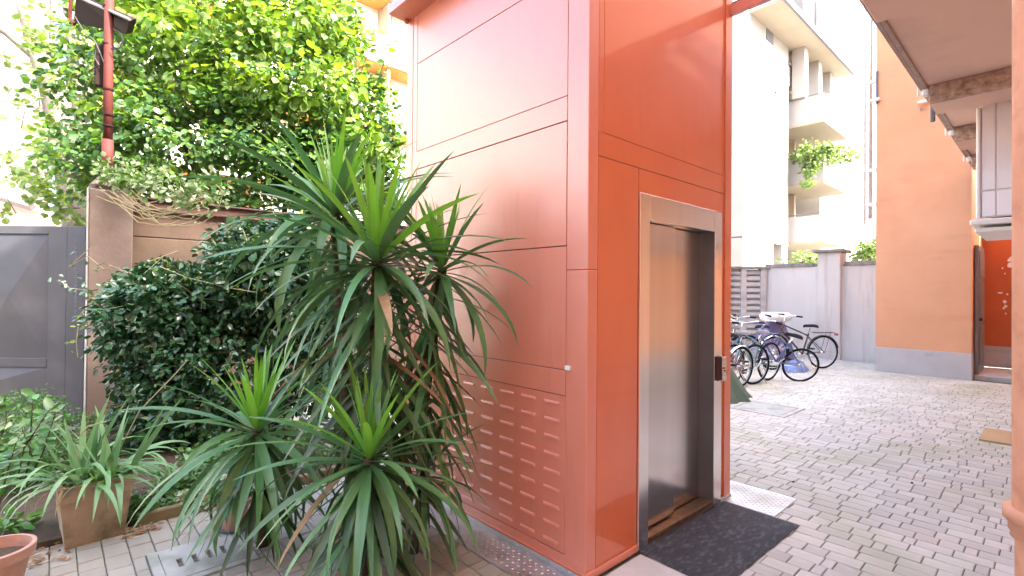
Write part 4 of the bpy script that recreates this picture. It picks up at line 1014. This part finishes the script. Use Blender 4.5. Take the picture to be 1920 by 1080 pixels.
# second strap plant in the bed behind
ag2 = empty('agapanthus', (.75, 4.15, .03), 'green strap-leaved clump growing in the bed right of the planter', 'plant')
for i in range(34): strap(ag2, Vector((.68+random.uniform(-.12, .12), 4.35+random.uniform(-.1, .1), .03)), random.uniform(0, 6.28), random.uniform(40, 78), random.uniform(50, 130), random.uniform(.35, .62), 'aga', .055)

# round pot bottom left
rp_ = empty('terracotta_pot', (-.205, 3.43, 0), 'round salmon terracotta pot cut by the lower left corner', 'pot')
c0 = D(-12, 1028, 2.45); rp_.location = (c0.x, c0.y, 0); hh = c0.z
MB().lathe([(0, 0), (.10, 0), (.135, hh-.05), (.152, hh-.05), (.156, hh-.003), (.150, hh), (.138, hh), (.130, hh-.06), (0, hh-.06)], 36).build('pot', M['terra'], rp_, smooth=False)
MB().lathe([(0, hh-.055), (.13, hh-.055)], 24).build('soil', M['soil'], rp_)

# ------------------------------------------------------------------ left shrubs, ferns, ground cover
sh = empty('glossy_shrub', (-.35, 4.6, 0), 'young shrub with upright twigs and broad glossy leaves in front of the gate', 'shrub')
SP, SA, SN, SL = [], [], [], []
tws = MB()
for (x0, y0, xm, ym, x1, y1, d) in ((35, 960, 55, 860, 62, 740, 3.6), (20, 960, 45, 840, 95, 765, 3.5), (5, 950, 18, 850, 8, 745, 3.6), (30, 940, 80, 850, 105, 770, 3.7), (-20, 940, -10, 850, 10, 800, 3.4), (60, 950, 70, 880, 40, 800, 3.8), (-5, 960, 10, 900, 30, 830, 3.3)):
    a, m_, e = D(x0, y0, d), D(xm, ym, d), D(x1, y1, d); tws.tube([a, m_, e], [.007, .005, .003], 6)
    for t in np.linspace(.25, 1, 13):
        p = a.lerp(m_, t*2) if t < .5 else m_.lerp(e, t*2-1)
        for s_ in (-1, 1):
            SP.append(p); SA.append(RT*s_*random.uniform(.4, 1)+Vector((0, 0, random.uniform(-.2, .7)))+Vector(unit(1)[0])*.4); SN.append(Vector((-.2, -.4, .8))+Vector(unit(1)[0])*.45); SL.append(random.uniform(.055, .095))
tag(rel(tws.build('twig', M['twig']), sh), kind='stuff'); leaf_cloud('leaves', np.array(SP), np.array(SA), np.array(SN), np.array(SL), .30, M['cam_leaf'], sh)
fe = empty('fern_patch', (-.2, 4.9, 0), 'soft feathery green fern mass at far left below the gate', 'fern')
P, A, Nn, L = clusters([(D(60, 870, 4.0), (.55, .5, .36), 160), (D(110, 820, 4.2), (.3, .3, .28), 60), (D(10, 900, 3.7), (.4, .35, .3), 90), (D(20, 780, 4.2), (.35, .3, .3), 60)], 26, .10, .030, .3, .5)
ok = P[:, 2] > .0; leaf_cloud('fronds', P[ok], A[ok], Nn[ok], L[ok], .22, M['fern'], fe)
lowl = empty('bed_plant', (-.1, 4.1, 0), 'light green leafy plant low at the left frame edge behind the round pot', 'plant')
P, A, Nn, L = clusters([(D(12, 985, 3.0), (.12, .12, .05), 10)], 9, .06, .06, .1, .7); leaf_cloud('leaves', P, A, Nn, L, .34, M['cam_leaf'], lowl)
gc = empty('ground_cover', (1.0, 4.4, .03), 'low green creeping ground cover between planter and yuccas', 'ground cover')
blobs = [(Vector((.62, 4.2, .07)), (.3, .2, .06), 70), (Vector((1.0, 4.3, .10)), (.35, .25, .10), 90), (Vector((1.45, 4.35, .10)), (.35, .25, .10), 80), (Vector((.45, 4.05, .06)), (.12, .08, .05), 30), (Vector((1.3, 4.9, .12)), (.6, .4, .12), 120)]
P, A, Nn, L = clusters(blobs, 11, .07, .038, .1, .7); ok = P[:, 2] > .03; o = leaf_cloud('leaves', P[ok], A[ok], Nn[ok], L[ok], .42, M['gcover'], gc)
va = empty('variegated_creeper', (.75, 4.03, .05), 'white-edged variegated creeper spilling over the bed edging', 'plant')
blobs = [(Vector((.86, 4.05, .11)), (.16, .08, .05), 34), (Vector((.72, 4.02, .08)), (.08, .05, .05), 16), (Vector((.98, 4.10, .13)), (.15, .08, .05), 28), (Vector((.79, 3.95, .05)), (.04, .02, .04), 9), (Vector((.70, 3.96, .04)), (.05, .02, .03), 8)]
P, A, Nn, L = clusters(blobs, 9, .04, .034, .1, .7); leaf_cloud('leaves', P, A, Nn, L, .42, M['varieg'], va)
ed = empty('bed_edging', (.9, 3.96, 0), 'low mossy terracotta bed edging beside the paving', 'edging')
for i, (x0, x1) in enumerate(((.42, .70), (.705, .98), (.985, 1.26), (1.265, 1.55), (1.555, 1.84))):
    rel(MB().bbox(x0, x1, 3.925+.008*(i % 2), 3.975, -.02, .075+.01*(i % 3), .01).build('edging_block', M['edging']), ed)
# litter of dry leaves at the planter's foot
lt = []
P = np.stack([rng.uniform(.34, .52, 60), rng.uniform(3.78, 3.93, 60), np.full(60, .012)], 1); P2 = np.stack([rng.uniform(-.15, .1, 60), rng.uniform(3.7, 4.0, 60), np.full(60, .012)], 1)
P3 = np.stack([rng.uniform(4.0, 11, 40), rng.uniform(.5, 5, 40), np.full(40, .006)], 1)
PP = np.concatenate([P, P2]); a = unit(len(PP)); a[:, 2] *= .2; nn = unit(len(PP))*.3; nn[:, 2] = 1
o = leaf_cloud('dry_leaf_litter', PP, a, nn, rng.uniform(.02, .05, len(PP)), .2, M['dry'], None); tag(o, 'scattered dry brown leaf litter at the foot of the square planter', 'leaf litter')
for i, (x, y) in enumerate(((1487, 904), (1458, 901), (1710, 906))):
    p = G(x, y); o = MB().bbox(p.x-.012, p.x+.012, p.y-.008, p.y+.008, .0, .008, .003).build('pebble', M['gap'] if i != 1 else M['white'])
    tag(o, ('small dark pebble on the paving right of the lift mat', 'tiny white chip on the paving next to the tread plate', 'small dark clod on the paving left of the cardboard')[i], 'pebble')

# ------------------------------------------------------------------ bicycles
def wheel(root, x, rad, mud=None, spokes=20):
    w = MB().torus((x, 0, rad), rad-.030, .009, n=36, m=6).build('wheel', M['rimm'], root, smooth=True)
    MB().torus((x, 0, rad), rad-.018, .021, n=36, m=7).build('tyre', M['tyre'], w, smooth=True)
    b = MB()
    for k in range(spokes):
        a = 6.283*k/spokes; s_ = 1 if k % 2 else -1
        b.tube([(x+.02*math.cos(a+.8*s_), .028*s_, rad+.02*math.sin(a+.8*s_)), (x+(rad-.035)*math.cos(a), 0, rad+(rad-.035)*math.sin(a))], .0016, 4)
    b.build('spokes', M['chrome'], w); MB().tube([(x, -.045, rad), (x, .045, rad)], .022, 10).build('hub', M['chrome'], w)
    if mud:
        pts = [(x+(rad+.02)*math.cos(a), 0, rad+(rad+.02)*math.sin(a)) for a in np.linspace(R(mud[0]), R(mud[1]), 14)]
        v = []; f = []
        for (px, _, pz) in pts:
            dx, dz = (px-x), (pz-rad); n_ = math.hypot(dx, dz); dx /= n_; dz /= n_
            v += [(px-dx*.012, -.026, pz-dz*.012), (px, -.012, pz), (px, .012, pz), (px-dx*.012, .026, pz-dz*.012)]
        for i in range(13): f += [(i*4+j, i*4+j+1, i*4+5+j, i*4+4+j) for j in range(3)]
        MB().add(v, f).build('mudguard', M[mud[2]], root, smooth=True)
def bicycle(label, paint, rad=.335, mud='chrome', saddle='saddle', rack=False, basket=False, stepthru=False, skirt=None, drop=0.):
    root = empty('bicycle', (0, 0, 0), label, 'bicycle', 'bicycles parked by the slatted wall')
    s = rad/.335; wb = 1.06*s
    wheel(root, 0, rad, (10, 165, mud) if mud else None); wheel(root, wb, rad, (20, 150, mud) if mud else None)
    bb = (.44*s, 0, .28*s); st = (.30*s, 0, .80*s); hdl = (.88*s, 0, .92*s); hdb = (.92*s, 0, .78*s)
    b = MB(); b.tube([bb, (.33*s, 0, .70*s)], .016); b.tube([bb, (hdb[0], 0, hdb[2]-.02)], .018)
    b.tube([(.34*s, 0, .66*s), (hdl[0], 0, hdl[2]-.06)] if not stepthru else [(.39*s, 0, .45*s), (.6*s, 0, .42*s), (hdl[0], 0, hdl[2]-.10)], .015)
    for y in (-.055, .055):
        b.tube([(.43*s, y*.4, .28*s), (0, y, rad)], .009); b.tube([(.34*s, y*.4, .64*s), (0, y, rad)], .008)
    b.tube([(hdb[0]+.005, 0, hdb[2]-.04), (hdl[0]-.005, 0, hdl[2]-.02)], .021)
    b.build('frame', M[paint], root, smooth=True)
    f = MB()
    for y in (-.055, .055): f.tube([(hdb[0], y*.5, hdb[2]-.06), (hdb[0]+.05*s, y, .55*s), (wb, y, rad)], .010)
    f.build('fork', M[paint], root, smooth=True)
    MB().tube([(.34*s, 0, .66*s), (st[0], 0, st[2]+.02)], .012).build('seat_post', M['chrome'], root)
    q = MB(); v = []; fc = []
    prof = [(-.13, .075, 0), (-.10, .095, .012), (-.03, .085, .015), (.04, .045, .010), (.11, .022, .006), (.15, .012, -.004)]
    for (px, w_, h_) in prof: v += [(px, -w_, h_-.035), (px, -w_*.75, h_+.012), (px, 0, h_+.02), (px, w_*.75, h_+.012), (px, w_, h_-.035)]
    for i in range(5): fc += [(i*5+j, i*5+j+1, i*5+6+j, i*5+5+j) for j in range(4)]
    fc += [(0, 1, 2, 3, 4), (29, 28, 27, 26, 25)]
    sd_ = q.add(v, fc).build('saddle', M[saddle], root, smooth=True); sd_.location = (st[0], 0, st[2]+.06)
    h = MB(); hx, hz = hdl[0]-.02, hdl[2]+.10
    h.tube([(hdl[0]-.002, 0, hdl[2]-.05), (hx, 0, hz)], .012); h.tube([(hx-.16*s, -.28, hz+.03-drop), (hx-.02, -.25, hz+.05), (hx+.05, -.1, hz+.01), (hx+.05, .1, hz+.01), (hx-.02, .25, hz+.05), (hx-.16*s, .28, hz+.03-drop)], .011)
    hb = h.build('handlebar', M['chrome'], root, smooth=True)
    for y in (-.28, .28): MB().tube([(hx-.05*s, y*.96, hz+.04), (hx-.17*s, y, hz+.03-drop)], .017).build('grip', M['saddle'], hb)
    c = MB().torus((bb[0], -.05, bb[2]), .085, .006, n=24, m=5); c.tube([(bb[0], -.07, bb[2]), (bb[0]+.10, -.07, bb[2]-.13)], .009); c.tube([(bb[0], .07, bb[2]), (bb[0]-.10, .07, bb[2]+.13)], .009); c.tube([(bb[0], -.07, bb[2]), (bb[0], .07, bb[2])], .018)
    ck = c.build('crank', M['chrome'], root)
    MB().bbox(bb[0]+.06, bb[0]+.15, -.16, -.08, bb[2]-.145, bb[2]-.12, .004).build('pedal', M['tyre'], ck); MB().bbox(bb[0]-.15, bb[0]-.06, .08, .16, bb[2]+.12, bb[2]+.145, .004).build('pedal', M['tyre'], ck)
    if rack:
        r_ = MB()
        for y in (-.05, 0, .05): r_.tube([(-.22*s, y, .74*s), (.24*s, y, .72*s)], .005, 5)
        for x_ in (-.2, 0, .2): r_.tube([(x_*s, -.055, .735*s), (x_*s, .055, .735*s)], .005, 5)
        for y in (-.06, .06): r_.tube([(-.1*s, y, .73*s), (0, y, rad)], .005, 5)
        r_.build('rear_rack', M['bk_black'], root)
        MB().bbox(-.30*s, -.25*s, -.035, .035, .68*s, .73*s, .008).build('rear_lamp', M['bk_red'], root)
    if basket:
        k = MB(); 
        for z_ in np.linspace(0, .22, 6):
            e = .13+.03*z_/.22; k.tube([(hx+.08, -e, hz-.1+z_), (hx+.34, -e, hz-.1+z_), (hx+.34, e, hz-.1+z_), (hx+.08, e, hz-.1+z_), (hx+.08, -e, hz-.1+z_)], .004, 4)
        for y in np.linspace(-.13, .13, 6): k.tube([(hx+.08, y, hz-.1), (hx+.08, y, hz+.12)], .003, 4); k.tube([(hx+.34, y, hz-.1), (hx+.34, y, hz+.12)], .003, 4)
        k.build('basket', M['bk_black'], root)
    MB().tube([(.36*s, .05, .26*s), (.30*s, .16, .01)], .008, 6).build('kickstand', M['chrome'], root)
    return root
def put(b, x, y, ang, lean=0.):
    b.location = (x, y, 0); b.rotation_mode = 'ZYX'; b.rotation_euler = (R(lean), 0, R(ang))
base_ang = math.degrees(math.atan2(.676, -.737))
b1 = bicycle('black city bicycle with rear rack, rightmost, standing against the grey wall', 'bk_black', rack=True, mud='bk_black'); put(b1, 11.56, 3.27, base_ang+6, 3)
b2 = bicycle('small blue bicycle leaning over, its rear wheel second from the right', 'bk_blue', rad=.30, mud=None); put(b2, 9.50, 3.10, base_ang-8, 18)
b3_ = bicycle('teal bicycle with grey saddle, third rear wheel from the right', 'bk_teal', mud=None, saddle='gsaddle'); put(b3_, 9.20, 3.43, base_ang+32, 4)
b4 = bicycle('silver bicycle with grey saddle, fourth rear wheel from the right', 'bk_silver', mud=None, saddle='gsaddle'); put(b4, 8.60, 3.44, base_ang+22, 3)
b5_ = bicycle('red framed bicycle nearest the lift tower, partly hidden by it', 'bk_red', mud='chrome'); put(b5_, 8.07, 3.46, base_ang+30, 4)
b6 = bicycle('step-through bicycle with silver mudguards at the middle of the row', 'bk_silver', mud='chrome', stepthru=True, basket=True); put(b6, 10.55, 3.85, base_ang+14, 3)
b7 = bicycle('blue bicycle in the second row, half hidden behind the teal one', 'bk_blue', mud='bk_blue', saddle='gsaddle'); put(b7, 9.95, 4.15, base_ang+24, 2)

def drape(c, rad, h, label, name, mat, cat, n=28, fold=.14, seed=1, top=.55, ez=0., squash=1.):
    rr = random.Random(seed); b = MB(); v = []; f = []; m_ = 9
    for j in range(m_+1):
        t = j/m_
        for i in range(n):
            a = 6.283*i/n; r_ = (t**.6)*(1+fold*math.sin(i*2.3+seed)*t+.06*math.sin(i*5.1)*t)*(.55+.45*t)
            z = h*(1-max(0, (t-.12))**1.3*1.0) if t > .12 else h
            z = h*(1-t**(1/top)) if top < 1 else z
            v.append((c[0]+rad[0]*r_*math.cos(a), c[1]+rad[1]*r_*math.sin(a), c[2]+max(ez, z+.02*math.sin(i*1.7+j))))
    for j in range(m_):
        for i in range(n): f.append((j*n+i, j*n+(i+1) % n, (j+1)*n+(i+1) % n, (j+1)*n+i))
    f.append(tuple(range(n)))
    o = b.add(v, f).build(name, M[mat], smooth=True); return tag(o, label, cat)
c = G(1345, 745); drape((c.x+.02, c.y+.12, .0), (.52, .52), .72, 'dark green tarpaulin draped over something low beside the lift tower', 'green_tarpaulin', 'tarp', 'tarp', top=.8, seed=3)
c = D(1448, 655, 11.6); pc = drape((c.x, c.y, 0), (.55, .42), 1.02, 'crumpled purple fabric cover over a parked scooter behind the bicycles', 'purple_cover', 'purple', 'cover', top=.38, seed=5)
c = D(1454, 594, 11.2)
wp = MB().bbox(-.30, .30, -.20, .20, -.10, .10, .07).build('white_cushion', M['white'], smooth=True); wp.location = c; wp.rotation_euler.z = ang; tag(wp, 'rounded white top pad resting on the purple cover behind the bicycles', 'pad')
c = G(1512, 700); drape((c.x+.2, c.y+.25, 0), (.36, .2), .2, 'blue crumpled plastic bag on the ground behind the leaning bicycle wheel', 'blue_bag', 'bluebag', 'bag', top=.4, seed=8)
